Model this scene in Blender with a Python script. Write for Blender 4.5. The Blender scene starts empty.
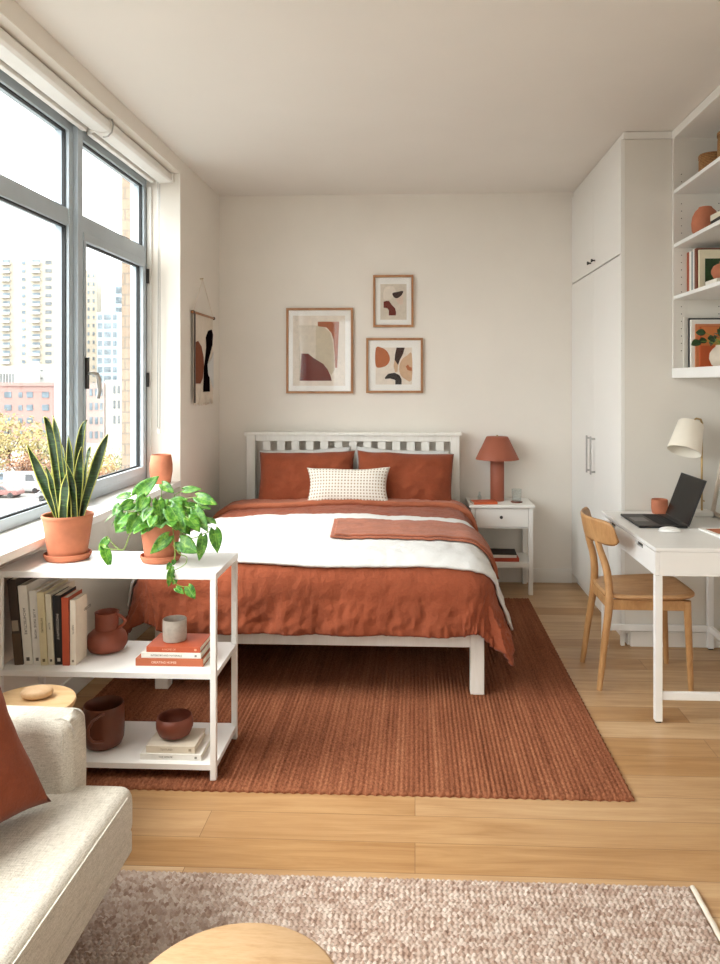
import bpy, math, random
from math import sin, cos, pi, radians, sqrt, atan2, exp, hypot, tan, atan
from mathutils import Vector, Matrix, noise as mn, Euler
random.seed(7)
S = bpy.context.scene
COL = S.collection
# ------------------------------------------------------------------ camera
H = 1.48; FPX = 745.0; PCX = 382.5; PCY = 383.0; YAW = radians(2.5)
cam_d = bpy.data.cameras.new('camera'); cam = bpy.data.objects.new('camera', cam_d)
COL.objects.link(cam); S.camera = cam
cam.location = (0, 0, H); cam.rotation_euler = (radians(90), 0, YAW)
cam_d.sensor_fit = 'VERTICAL'; cam_d.sensor_height = 36.0; cam_d.sensor_width = 36.0*720/964
cam_d.lens = FPX/964*36.0
cam_d.shift_x = (360-PCX)/964; cam_d.shift_y = (PCY-482)/964
cam_d.clip_start = 0.02; cam_d.clip_end = 2000

def at(px, py, x=None, y=None, z=None):
    a = (px-PCX)/FPX; b = -(py-PCY)/FPX
    d = Vector((a*cos(YAW)-sin(YAW), a*sin(YAW)+cos(YAW), b))
    t = x/d.x if x is not None else (y/d.y if y is not None else (z-H)/d.z)
    return Vector((d.x*t, d.y*t, H+d.z*t))

# ------------------------------------------------------------------ materials
def lin(h):
    h = h.lstrip('#'); o = []
    for i in (0, 2, 4):
        c = int(h[i:i+2], 16)/255
        o.append(c/12.92 if c <= .04045 else ((c+.055)/1.055)**2.4)
    return (*o, 1)

class N:
    """tiny node helper"""
    def __init__(s, name):
        s.m = bpy.data.materials.new(name); s.m.use_nodes = True
        s.t = s.m.node_tree; s.b = s.t.nodes['Principled BSDF']; s.out = s.t.nodes['Material Output']
    def n(s, typ, ins=None, **kw):
        x = s.t.nodes.new(typ)
        for k, v in kw.items(): setattr(x, k, v)
        for k, v in (ins or {}).items(): s.put(x, k, v)
        return x
    def put(s, node, key, v):
        inp = node.inputs[key]
        if hasattr(v, 'bl_idname') and hasattr(v, 'outputs'): s.t.links.new(v.outputs[0], inp)
        elif isinstance(v, bpy.types.NodeSocket): s.t.links.new(v, inp)
        else: inp.default_value = v
    def set(s, **kw):
        for k, v in kw.items(): s.put(s.b, k.replace('_', ' '), v)
    def co(s, kind='Object', scale=(1, 1, 1), rot=(0, 0, 0)):
        c = s.n('ShaderNodeTexCoord'); m = s.n('ShaderNodeMapping')
        s.t.links.new(c.outputs[kind], m.inputs[0]); m.inputs['Scale'].default_value = scale
        m.inputs['Rotation'].default_value = rot
        return m
    def noise(s, co, scale, detail=3, rough=.5, dist=0):
        return s.n('ShaderNodeTexNoise', {'Vector': co, 'Scale': scale, 'Detail': detail, 'Roughness': rough, 'Distortion': dist})
    def ramp(s, fac, stops, interp='LINEAR'):
        r = s.n('ShaderNodeValToRGB'); s.put(r, 'Fac', fac); e = r.color_ramp
        e.interpolation = interp
        while len(e.elements) < len(stops): e.elements.new(.5)
        for el, (p, c) in zip(e.elements, stops):
            el.position = p; el.color = lin(c) if isinstance(c, str) else c
        return r
    def mix(s, fac, a, b, blend='MIX'):
        m = s.n('ShaderNodeMix', data_type='RGBA', blend_type=blend)
        s.put(m, 0, fac); s.put(m, 6, a); s.put(m, 7, b)
        return m.outputs[2]
    def math(s, op, a, b=0., c=0.):
        m = s.n('ShaderNodeMath', operation=op); s.put(m, 0, a); s.put(m, 1, b)
        if len(m.inputs) > 2: s.put(m, 2, c)
        return m.outputs[0]
    def bump(s, h, strength=.3, dist=.002):
        b = s.n('ShaderNodeBump', {'Height': h, 'Strength': strength, 'Distance': dist})
        s.t.links.new(b.outputs[0], s.b.inputs['Normal'])
        return b

def f(x): return x.outputs['Fac'] if 'Fac' in x.outputs else x.outputs[0]

def plain(name, hx, rough=.5, var=.06, vs=8, bump=0, bs=200, metallic=0, spec=.5, **kw):
    n = N(name); co = n.co()
    ns = n.noise(co, vs, 4)
    c = lin(hx)
    d = tuple(max(0, v*(1-var*2)) for v in c[:3])+(1,)
    l = tuple(min(1, v*(1+var)) for v in c[:3])+(1,)
    n.set(Base_Color=n.ramp(f(ns), [(.3, d), (.7, l)]).outputs[0], Roughness=rough, Metallic=metallic, Specular_IOR_Level=spec)
    if bump: n.bump(f(n.noise(co, bs, 2)), bump, .002)
    for k, v in kw.items(): n.put(n.b, k.replace('_', ' '), v)
    return n.m

def linen(name, hx, var=.1, weave=900, strength=.35, wrink=.4, sheen=.1, rough=.9):
    n = N(name); co = n.co()
    c = lin(hx)
    a = n.noise(co, 7, 5, .6)
    th = n.noise(n.co(scale=(60, 60, 600)), 1.0, 2); th2 = n.noise(n.co(scale=(700, 60, 60)), 1.0, 2)
    k = n.math('ADD', n.math('MULTIPLY', f(a), .5), n.math('MULTIPLY', n.math('ADD', f(th), f(th2)), .25))
    d = tuple(v*(1-var*2.2) for v in c[:3])+(1,); l = tuple(min(1, v*(1+var*1.6)) for v in c[:3])+(1,)
    n.set(Base_Color=n.ramp(k, [(.35, d), (.65, l)]).outputs[0], Roughness=rough, Sheen_Weight=sheen, Specular_IOR_Level=.2)
    w = n.noise(co, weave, 1); cr = n.noise(co, 26, 4, .62, 1.2)
    c1 = n.noise(n.co(scale=(1, .8, .55)), 19, 3, .55, .8); c2 = n.noise(n.co(scale=(.6, .9, 1), rot=(.4, .3, .7)), 31, 2, .5, .6)
    rg = lambda x: n.math('SUBTRACT', 1., n.math('MULTIPLY', n.math('ABSOLUTE', n.math('SUBTRACT', f(x), .5)), 5.))
    ridge = n.math('ADD', n.math('MULTIPLY', n.math('MAXIMUM', rg(c1), 0.), .30), n.math('MULTIPLY', n.math('MAXIMUM', rg(c2), 0.), .16))
    hgt = n.math('ADD', n.math('MULTIPLY', f(w), .12*strength), n.math('MULTIPLY', n.math('ADD', f(cr), ridge), wrink))
    n.bump(hgt, .6, .012)
    return n.m

def wood(name, c1, c2, c3, scale=(1, 12, 12), rough=.45, bump=.1):
    n = N(name); co = n.co(scale=scale)
    a = n.noise(co, 2.2, 6, .6, .6); b = n.noise(n.co(scale=tuple(s*6 for s in scale)), 2.5, 3, .6)
    k = n.math('ADD', n.math('MULTIPLY', f(a), .7), n.math('MULTIPLY', f(b), .3))
    n.set(Base_Color=n.ramp(k, [(.32, c1), (.5, c2), (.68, c3)]).outputs[0], Roughness=rough, Specular_IOR_Level=.4)
    n.bump(f(b), bump, .001)
    return n.m

M = {}
def mk_materials():
    M['wall'] = plain('wall_paint', 'ECE5DB', .9, .012, 3, .05, 300, spec=.2)
    M['ceil'] = plain('ceiling_paint', 'EDE7DF', .95, .01, 2, spec=.15)
    M['trim'] = plain('white_trim_paint', 'EFEBE4', .5, .01, 3)
    M['cab'] = plain('white_cabinet_lacquer', 'EDEAE4', .45, .008, 2)
    M['cabside'] = plain('warm_white_panel', 'E2DCD2', .55, .01, 2)
    M['white'] = plain('white_paint', 'F0EEEA', .35, .01, 4)
    M['metalw'] = plain('white_powder_coat', 'F4F2EF', .3, .01, 6)
    M['bedw'] = wood('white_painted_wood', 'E9E5DC', 'EFEBE3', 'F3F0EA', (14, 14, 1.5), .45, .25)
    M['frame_w'] = plain('grey_window_aluminium', 'B6C1C9', .4, .03, 5, spec=.5)
    M['gasket'] = plain('black_rubber_gasket', '1D1E20', .7)
    M['chrome'] = plain('brushed_steel', 'B8B6B2', .32, .03, 30, metallic=1)
    M['brass'] = plain('satin_brass', 'B99C6A', .35, .04, 30, metallic=.9)
    M['dark'] = plain('dark_knob_and_hole_shade', '2A2522', .4)
    M['blind'] = plain('blind_cassette_white', 'EFECE6', .5, .01)
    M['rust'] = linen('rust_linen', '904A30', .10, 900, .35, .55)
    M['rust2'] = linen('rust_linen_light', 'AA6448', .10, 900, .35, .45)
    M['rustp'] = linen('rust_pillow_linen', '8B462C', .09, 1100, .35, .25)
    M['throw'] = linen('woven_rust_throw', 'A96850', .14, 420, 1.6, .1)
    M['wlinen'] = linen('white_linen', 'D9D8D6', .02, 900, .35, .35)
    M['mattress'] = linen('mattress_ticking', 'EDEAE4', .02)
    M['sofa'] = None
    M['terra'] = plain('terracotta', 'BC7252', .8, .09, 14, .25, 90)
    M['terrad'] = plain('rust_glazed_clay', '8C4630', .5, .08, 10, .15, 60)
    M['brownclay'] = plain('brown_glazed_clay', '6A3826', .38, .12, 10, .15, 60)
    M['redclay'] = plain('rust_matte_clay', '783C2A', .5, .08, 12, .1, 60)
    M['soil'] = plain('potting_soil', '3B2A20', .95, .3, 60, .9, 120)
    M['stone'] = plain('oatmeal_stoneware', 'B7ACA0', .75, .06, 60, .2, 200)
    M['lampr'] = plain('rust_lamp_enamel', '9E5840', .6, .03, 5, .1, 400)
    M['shade'] = plain('cream_linen_shade', 'EFE6D6', .85, .02, 10, .15, 500)
    M['paper'] = plain('book_pages', 'E6DDCB', .9, .08, 60, .3, 300)
    M['mat'] = plain('white_mat_board', 'F3F0EA', .9, .01)
    M['steelgrey'] = plain('laptop_dark_grey', '2A292A', .4, .03, 10, metallic=.2, spec=.3)
    M['frame_oak'] = wood('oak_picture_frame', '94633F', 'AA7850', 'BA8A60', (10, 10, 3))
    M['chairoak'] = wood('chair_oak', 'A27448', 'B88A5A', 'C69A6A', (6, 6, 2.2), .42)
    M['seatoak'] = wood('seat_oak', 'A67A50', 'BA8E62', 'C69C70', (3, 14, 6), .42)
    M['tableoak'] = wood('pale_oak_table', 'CBA273', 'DAB586', 'E2C197', (2, 14, 14), .5)
    M['tableoak2'] = wood('golden_oak_table', 'B08A60', 'C4A078', 'D0AE88', (3, 16, 16), .4)
    M['pebble'] = wood('turned_beech', 'C19A72', 'D2AE87', 'DDBD98', (4, 14, 14), .5)
    M['darkleg'] = wood('dark_walnut', '2F1C14', '3C251A', '4A2E20', (10, 10, 2), .4)
    # sofa boucle-linen
    n = N('oatmeal_sofa_fabric'); co = n.co()
    a = n.noise(co, 420, 2, .7); w1 = n.noise(n.co(scale=(40, 420, 420)), 1, 2); w2 = n.noise(n.co(scale=(420, 40, 420)), 1, 2)
    k = n.math('ADD', n.math('MULTIPLY', f(a), .34), n.math('MULTIPLY', n.math('ADD', f(w1), f(w2)), .33))
    n.set(Base_Color=n.ramp(k, [(.34, 'A39A8C'), (.5, 'CCC4B7'), (.62, 'DDD6CB')]).outputs[0], Roughness=.95, Sheen_Weight=.15, Specular_IOR_Level=.15)
    n.bump(k, .55, .004); M['sofa'] = n.m
    # oak floor planks, running along X
    n = N('oak_plank_floor'); c = n.n('ShaderNodeTexCoord')
    br = n.n('ShaderNodeTexBrick', {'Vector': c.outputs['Object'], 'Color1': (0, 0, 0, 1), 'Color2': (1, 1, 1, 1), 'Mortar': (.5, .5, .5, 1),
             'Scale': 1.0, 'Mortar Size': .0012, 'Mortar Smooth': .1, 'Bias': 0., 'Brick Width': 1.9, 'Row Height': .150})
    br.offset = .37; br.offset_frequency = 2; br.squash = 1.0
    vm = n.n('ShaderNodeMapping', {'Vector': c.outputs['Object'], 'Scale': (1.1, 12, 1)})
    sep = n.n('ShaderNodeSeparateColor', {0: br.outputs['Color']})
    add = n.n('ShaderNodeVectorMath', operation='ADD'); n.t.links.new(vm.outputs[0], add.inputs[0])
    cb = n.n('ShaderNodeCombineXYZ', {0: n.math('MULTIPLY', sep.outputs[0], 37.), 1: n.math('MULTIPLY', sep.outputs[0], 11.)})
    n.t.links.new(cb.outputs[0], add.inputs[1])
    g = n.noise(add, 1.6, 7, .62, .9); g2 = n.noise(n.n('ShaderNodeMapping', {'Vector': add, 'Scale': (2, 9, 1)}), 2.0, 4, .6)
    k = n.math('ADD', n.math('MULTIPLY', f(g), .72), n.math('MULTIPLY', f(g2), .28))
    base = n.ramp(k, [(.3, 'AC8860'), (.47, 'C2A07A'), (.6, 'CFB08A'), (.75, 'DABF9A')]).outputs[0]
    tint = n.ramp(sep.outputs[0], [(0, 'DCC9AE'), (1, 'FFFFFF')]).outputs[0]
    col = n.mix(1.0, base, tint, 'MULTIPLY')
    col = n.mix(n.math('MULTIPLY', br.outputs['Fac'], .75), col, lin('6B4826'))
    n.set(Base_Color=col, Roughness=n.math('ADD', n.math('MULTIPLY', f(g), .15), .3), Specular_IOR_Level=.45)
    n.bump(n.math('SUBTRACT', n.math('MULTIPLY', f(g2), .15), br.outputs['Fac']), .25, .0015)
    M['floor'] = n.m
    # jute rugs: colour varies per knot, geometry carries the weave
    n = N('rust_jute'); co = n.co(scale=(1, .5, 1)); a = n.noise(co, 150, 2, .7); b = n.noise(n.co(scale=(9, 1.3, 1)), 1.4, 4); st = n.noise(n.co(scale=(70, .6, 1)), 1., 2)
    k = n.math('ADD', n.math('ADD', n.math('MULTIPLY', f(a), .5), n.math('MULTIPLY', f(b), .25)), n.math('MULTIPLY', f(st), .25))
    n.set(Base_Color=n.ramp(k, [(.32, '56301F'), (.48, '855038'), (.6, '9A6448'), (.72, 'AF7D60')]).outputs[0], Roughness=.95, Specular_IOR_Level=.1)
    n.bump(f(n.noise(n.co(scale=(1, .35, 1)), 420, 2)), .5, .003); M['jute'] = n.m
    n = N('pink_beige_boucle'); co = n.co(scale=(1, 1, .4)); v = n.n('ShaderNodeTexVoronoi', {'Vector': co, 'Scale': 78.})
    sc = n.n('ShaderNodeSeparateColor', {0: v.outputs['Color']}); b = n.noise(n.co(scale=(4, 14, 1)), 1.6, 4)
    k = n.math('ADD', n.math('MULTIPLY', sc.outputs[0], .5), n.math('MULTIPLY', f(b), .5))
    n.set(Base_Color=n.ramp(k, [(.12, '876A5C'), (.3, 'A58C7D'), (.55, 'BCA89B'), (.8, 'CFC0B5')]).outputs[0], Roughness=.95, Specular_IOR_Level=.1)
    n.bump(f(n.noise(co, 420, 2)), .5, .003); M['boucle'] = n.m
    M['hem'] = linen('cream_rug_hem', 'E2D6C6', .06, 500, 1.)
    # glass
    n = N('window_glass'); tr = n.n('ShaderNodeBsdfTransparent', {'Color': (.97, .985, .98, 1)}); gl = n.n('ShaderNodeBsdfGlossy', {'Color': (1, 1, 1, 1), 'Roughness': .02})
    lw = n.n('ShaderNodeLayerWeight', {'Blend': .5}); fr = n.math('ADD', .02, n.math('MULTIPLY', n.math('POWER', lw.outputs['Facing'], 4.), .35)); mx = n.n('ShaderNodeMixShader', {0: fr, 1: tr, 2: gl}); n.t.links.new(mx.outputs[0], n.out.inputs[0]); M['glass'] = n.m
    n = N('picture_glass'); tr = n.n('ShaderNodeBsdfTransparent'); gl = n.n('ShaderNodeBsdfGlossy', {'Roughness': .03})
    lw = n.n('ShaderNodeLayerWeight', {'Blend': .5}); fr = n.math('ADD', .018, n.math('MULTIPLY', n.math('POWER', lw.outputs['Facing'], 4.), .4)); mx = n.n('ShaderNodeMixShader', {0: fr, 1: tr, 2: gl}); n.t.links.new(mx.outputs[0], n.out.inputs[0]); M['pglass'] = n.m
    n = N('clear_tumbler_glass'); tr = n.n('ShaderNodeBsdfTransparent', {'Color': (.93, .95, .95, 1)}); gl = n.n('ShaderNodeBsdfGlossy', {'Roughness': .03})
    lw = n.n('ShaderNodeLayerWeight', {'Blend': .5}); fr = n.math('ADD', .03, n.math('MULTIPLY', n.math('POWER', lw.outputs['Facing'], 3.), .5)); mx = n.n('ShaderNodeMixShader', {0: fr, 1: tr, 2: gl}); n.t.links.new(mx.outputs[0], n.out.inputs[0]); M['tglass'] = n.m
    # screen
    n = N('laptop_screen_glass'); n.set(Base_Color=lin('120D0C'), Roughness=.2, Specular_IOR_Level=.12); M['screen'] = n.m
    # wicker
    n = N('woven_seagrass'); co = n.co()
    w = n.n('ShaderNodeTexWave', {'Vector': co, 'Scale': 38., 'Distortion': 2.5, 'Detail': 1., 'Detail Scale': 6.}, bands_direction='Z')
    ns = n.noise(co, 70, 3)
    k = n.math('ADD', n.math('MULTIPLY', f(w), .5), n.math('MULTIPLY', f(ns), .5))
    n.set(Base_Color=n.ramp(k, [(.2, '6E4526'), (.5, 'A87444'), (.8, 'C99A63')]).outputs[0], Roughness=.8); n.bump(k, .9, .006); M['wicker'] = n.m
    # snake plant leaf (uses UV: u across, v along)
    n = N('variegated_snake_leaf'); c = n.n('ShaderNodeTexCoord'); sp = n.n('ShaderNodeSeparateXYZ', {0: c.outputs['UV']})
    dist = n.math('ABSOLUTE', n.math('SUBTRACT', sp.outputs[0], .5))
    wob = n.noise(n.n('ShaderNodeMapping', {'Vector': c.outputs['UV'], 'Scale': (1.5, 9, 1)}), 2., 3)
    edge = n.math('GREATER_THAN', n.math('ADD', dist, n.math('MULTIPLY', f(wob), .05)), .425)
    band = n.noise(n.n('ShaderNodeMapping', {'Vector': c.outputs['Object'], 'Scale': (12, 12, 110)}), 1., 4, .6, 1.5)
    gcol = n.ramp(f(band), [(.38, '16270F'), (.55, '263F1E'), (.7, '4C6A38')]).outputs[0]
    n.set(Base_Color=n.mix(edge, gcol, lin('B0AF58')), Roughness=.38, Specular_IOR_Level=.5); M['snake'] = n.m
    n = N('pothos_leaf_green'); c = n.n('ShaderNodeTexCoord'); sp = n.n('ShaderNodeSeparateXYZ', {0: c.outputs['UV']})
    mid = n.math('SUBTRACT', 1., n.math('SMOOTH_MIN', n.math('MULTIPLY', n.math('ABSOLUTE', n.math('SUBTRACT', sp.outputs[0], .5)), 22.), 1., .2))
    ns = n.noise(c.outputs['Object'], 55, 4, .6, .8)
    gcol = n.ramp(f(ns), [(.34, '2B5A1E'), (.5, '4C862A'), (.64, '78A63C'), (.78, 'B2C665')]).outputs[0]
    n.set(Base_Color=n.mix(n.math('MULTIPLY', mid, .5), gcol, lin('94BB58')), Roughness=.33, Specular_IOR_Level=.5)
    n.b.inputs['Subsurface Weight'].default_value = .0
    M['pothos'] = n.m
    M['vine'] = plain('vine_green', '7E9A3E', .5, .1, 40)
    M['darkleaf'] = plain('dark_green_leaf', '27451F', .4, .2, 40)
    # dotted lumbar pillow : rows of brown stitches running in nested blocks
    n = N('stitched_cream_fabric'); c = n.n('ShaderNodeTexCoord'); sp = n.n('ShaderNodeSeparateXYZ', {0: c.outputs['UV']})
    u = n.math('SUBTRACT', sp.outputs[0], .5); v = n.math('SUBTRACT', sp.outputs[1], .5)
    au = n.math('MULTIPLY', n.math('ABSOLUTE', u), 1.5); av = n.math('ABSOLUTE', v)
    su = n.math('SINE', n.math('MULTIPLY', u, 2*pi*26)); sv = n.math('SINE', n.math('MULTIPLY', v, 2*pi*12))
    su2 = n.math('SINE', n.math('MULTIPLY', u, 2*pi*26)); sv2 = n.math('SINE', n.math('MULTIPLY', v, 2*pi*12))
    A = n.math('MULTIPLY', su, sv); B = n.math('MULTIPLY', su2, sv2)
    A1 = n.math('GREATER_THAN', n.math('MULTIPLY', n.math('GREATER_THAN', sv, .15), n.math('ADD', su, 0.)), .1)
    B1 = n.math('GREATER_THAN', n.math('MULTIPLY', n.math('GREATER_THAN', su2, .15), n.math('ADD', sv2, 0.)), .1)
    sel = n.math('GREATER_THAN', au, av)
    msk = n.mix(sel, A1, B1)
    n.set(Base_Color=n.mix(msk, lin('E6E0D6'), lin('A8937F')), Roughness=.95, Specular_IOR_Level=.1)
    n.bump(msk, .7, .006); M['dotted'] = n.m
mk_materials()

# ------------------------------------------------------------------ mesh helpers
def wl(o):
    v = Vector((0, 0, 0))
    while o: v += o.location; o = o.parent
    return v

class MB:
    def __init__(s): s.v = []; s.f = []; s.m = []; s.uv = {}; s.mi = 0; s.T = None
    def add(s, vs, fs, uvs=None):
        b = len(s.v)
        s.v += [tuple(s.T @ Vector(p)) for p in vs] if s.T else [tuple(p) for p in vs]
        for fc in fs:
            s.f.append(tuple(i+b for i in fc)); s.m.append(s.mi)
        if uvs:
            for i, u in enumerate(uvs): s.uv[b+i] = u
        return s
    def box(s, x0, x1, y0, y1, z0, z1):
        x0, x1 = min(x0, x1), max(x0, x1); y0, y1 = min(y0, y1), max(y0, y1); z0, z1 = min(z0, z1), max(z0, z1)
        vs = [(x0, y0, z0), (x1, y0, z0), (x1, y1, z0), (x0, y1, z0), (x0, y0, z1), (x1, y0, z1), (x1, y1, z1), (x0, y1, z1)]
        return s.add(vs, [(0, 3, 2, 1), (4, 5, 6, 7), (0, 1, 5, 4), (1, 2, 6, 5), (2, 3, 7, 6), (3, 0, 4, 7)])
    def loft(s, rings, cap0=True, cap1=True):
        n = len(rings[0]); vs = [p for r in rings for p in r]; fs = []
        for i in range(len(rings)-1):
            for j in range(n):
                k = (j+1) % n
                fs.append((i*n+j, i*n+k, (i+1)*n+k, (i+1)*n+j))
        if cap0: fs.append(tuple(reversed(range(n))))
        if cap1: fs.append(tuple((len(rings)-1)*n+j for j in range(n)))
        return s.add(vs, fs)
    def lathe(s, prof, c=(0, 0, 0), n=40, cap0=True, cap1=True):
        return s.loft([[(c[0]+r*cos(2*pi*j/n), c[1]+r*sin(2*pi*j/n), c[2]+z) for j in range(n)] for r, z in prof], cap0, cap1)
    def tube(s, pts, r, n=10, flat=None, cap=True):
        P = [Vector(p) for p in pts]; rings = []; up = None
        for i, p in enumerate(P):
            t = (P[min(i+1, len(P)-1)]-P[max(i-1, 0)]).normalized()
            if up is None:
                up = Vector((0, 0, 1)) if abs(t.z) < .9 else Vector((1, 0, 0))
            a = t.cross(up).normalized(); b = a.cross(t).normalized(); up = b
            rr = r[i] if isinstance(r, (list, tuple)) else r
            fl = flat or 1.0
            rings.append([p+a*rr*cos(2*pi*j/n)+b*rr*fl*sin(2*pi*j/n) for j in range(n)])
        rings = [list(reversed(q)) for q in rings]
        return s.loft(rings, cap, cap)
    def bar(s, p0, p1, w, d, up=(0, 0, 1)):
        p0 = Vector(p0); p1 = Vector(p1); t = (p1-p0).normalized(); a = t.cross(Vector(up)).normalized(); b = a.cross(t)
        rs = [[p+a*w/2*i+b*d/2*j for i, j in ((-1, -1), (-1, 1), (1, 1), (1, -1))] for p in (p0, p1)]
        return s.loft(rs)
    def grid(s, fn, nu, nv, closed_u=False, flip=False):
        vs = []; uvs = []
        for j in range(nv+1):
            for i in range(nu+1):
                vs.append(tuple(fn(i/nu, j/nv))); uvs.append((i/nu, j/nv))
        fs = []
        for j in range(nv):
            for i in range(nu):
                a = j*(nu+1)+i; q = (a, a+1, a+nu+2, a+nu+1)
                fs.append(tuple(reversed(q)) if flip else q)
        return s.add(vs, fs, uvs)
    def poly(s, pts, nrm, th=.0004):
        """thin prism of polygon pts (3D) offset along nrm"""
        nrm = Vector(nrm); a = [Vector(p) for p in pts]; b = [p+nrm*th for p in a]
        n = len(a); fs = [tuple(range(n))[::-1], tuple(range(n, 2*n))]
        for i in range(n): fs.append((i, (i+1) % n, n+(i+1) % n, n+i))
        return s.add(a+b, fs)
    def build(s, name, mat, parent=None, smooth=False, bevel=0, seg=2, local=False, sub=0, solid=0, soff=-1, weld=False, base=None):
        me = bpy.data.meshes.new(name)
        V = [Vector(v) for v in s.v]
        if parent is not None and not local:
            o0 = wl(parent); V = [v-o0 for v in V]
        loc = None
        if parent is None:
            if base is None:
                xs = [v.x for v in V]; ys = [v.y for v in V]; zs = [v.z for v in V]
                base = Vector(((min(xs)+max(xs))/2, (min(ys)+max(ys))/2, min(zs)))
            loc = Vector(base); V = [v-loc for v in V]
        me.from_pydata([tuple(v) for v in V], [], s.f)
        mats = mat if isinstance(mat, (list, tuple)) else [mat]
        for m in mats: me.materials.append(m)
        me.polygons.foreach_set('material_index', s.m)
        if s.uv:
            ul = me.uv_layers.new(name='UVMap'); d = ul.data
            for lp in me.loops:
                d[lp.index].uv = s.uv.get(lp.vertex_index, (0, 0))
        if smooth: me.polygons.foreach_set('use_smooth', [True]*len(me.polygons))
        me.update()
        o = bpy.data.objects.new(name, me); COL.objects.link(o)
        if loc is not None: o.location = loc
        if parent is not None: o.parent = parent
        if weld: o.modifiers.new('weld', 'WELD').merge_threshold = 1e-5
        if solid:
            md = o.modifiers.new('solid', 'SOLIDIFY'); md.thickness = solid; md.offset = soff
        if bevel:
            md = o.modifiers.new('bevel', 'BEVEL'); md.width = bevel; md.segments = seg; md.limit_method = 'ANGLE'; md.angle_limit = radians(35)
            if seg >= 3 or smooth: me.polygons.foreach_set('use_smooth', [True]*len(me.polygons)); md.harden_normals = True
        if sub:
            md = o.modifiers.new('sub', 'SUBSURF'); md.levels = sub; md.render_levels = sub
        if smooth and not bevel and not sub and not solid:
            try:
                md = None
                me.set_sharp_from_angle(angle=radians(48))
            except Exception: pass
        elif smooth and not sub:
            try: me.set_sharp_from_angle(angle=radians(48))
            except Exception: pass
        return o

def tag(o, label, cat, group=None):
    o['label'] = label; o['category'] = cat
    if group: o['group'] = group
    return o
def thing(name, label, cat, loc=(0, 0, 0), rot=(0, 0, 0), group=None):
    o = bpy.data.objects.new(name, None); o.empty_display_size = .05; COL.objects.link(o)
    o.location = loc; o.rotation_euler = rot
    return tag(o, label, cat, group)
def struct(o): o['kind'] = 'structure'; return o
def B(x0, x1, y0, y1, z0, z1): return MB().box(x0, x1, y0, y1, z0, z1)
def copy_tree(o, parent=None):
    c = o.copy(); COL.objects.link(c)
    if parent is not None: c.parent = parent
    for ch in [k for k in bpy.data.objects if k.parent == o]: copy_tree(ch, c)
    return c
def text(body, size, mat, parent, loc, rot, name='title_text', ext=.0003):
    cu = bpy.data.curves.new(name, 'FONT'); cu.body = body; cu.size = size; cu.extrude = ext; cu.align_x = 'CENTER'; cu.align_y = 'CENTER'; cu.resolution_u = 2
    t = bpy.data.objects.new('tmp', cu); COL.objects.link(t)
    dg = bpy.context.evaluated_depsgraph_get(); me = bpy.data.meshes.new_from_object(t.evaluated_get(dg))
    bpy.data.objects.remove(t); me.name = name; me.materials.clear(); me.materials.append(mat)
    o = bpy.data.objects.new(name, me); COL.objects.link(o); o.parent = parent; o.location = loc; o.rotation_euler = rot
    return o

# ------------------------------------------------------------------ room shell
XL = -1.48; XR = 1.775; YB = 5.58; YN = -1.6; ZC = 2.895; XW = -1.62
WY0, WY1, WZ0, WZ1 = -0.75, 4.64, .865, 2.79
struct(B(-1.8, XR+.15, YN-.15, YB+.15, -.12, 0).build('floor', M['floor'], base=(0, 0, 0)))
struct(B(-1.8, XR+.15, YN-.15, YB+.15, ZC, ZC+.15).build('ceiling', M['ceil']))
struct(B(-1.8, XR+.15, YB, YB+.15, 0, ZC).build('wall_back', M['wall']))
struct(B(XR, XR+.15, YN, YB, 0, ZC).build('wall_right', M['wall']))
m = MB()
m.box(-1.8, XW, YN, WY1, 0, WZ0-.035)                 # under the window, set back
m.box(-1.8, XL, WY1+.03, YB, 0, ZC)                   # pier
m.box(-1.8, XL, YN, WY0, WZ0-.035, ZC)
m.box(-1.8, XL, WY0, WY1+.03, 2.805, ZC)              # lintel
m.box(-1.8, XL, WY1, WY1+.03, 0, 2.805)
struct(m.build('wall_left', M['wall']))
# wall behind the camera; unseen window added and sized for front-left fill light
m = MB(); m.box(-1.8, -1.46, YN-.15, YN, 0, ZC).box(-.75, XR, YN-.15, YN, 0, ZC).box(-1.46, -.75, YN-.15, YN, 0, .3).box(-1.46, -.75, YN-.15, YN, 2.6, ZC)
struct(m.build('wall_front', M['wall']))
m = MB(); m.box(-1.46, -.75, YN-.12, YN-.06, .3, .36).box(-1.46, -.75, YN-.12, YN-.06, 2.54, 2.6)
for x in (-1.46, -.81): m.box(x, x+.06, YN-.12, YN-.06, .36, 2.54)
w2 = struct(m.build('fill_window_2', M['frame_w']))
B(-1.40, -.81, YN-.1, YN-.094, .36, 2.54).build('pane', M['glass'], w2)
# sill board
struct(B(-1.72, -1.475, WY0, WY1, WZ0-.035, WZ0).build('trim_1', M['white'], bevel=.004))
# baseboards
struct(B(XW-.001, XW+.014, YN, 4.64, 0, .10).build('baseboard_left', M['trim'], bevel=.003))
struct(B(XL, 1.16, YB-.014, YB, 0, .105).build('baseboard_back', M['trim'], bevel=.003))
struct(B(XL, XL+.014, 4.67, YB-.016, 0, .105).build('baseboard_pier', M['trim'], bevel=.003))
struct(B(XR-.014, XR, YN, 4.245, 0, .10).build('baseboard_right', M['trim'], bevel=.003))

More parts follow.
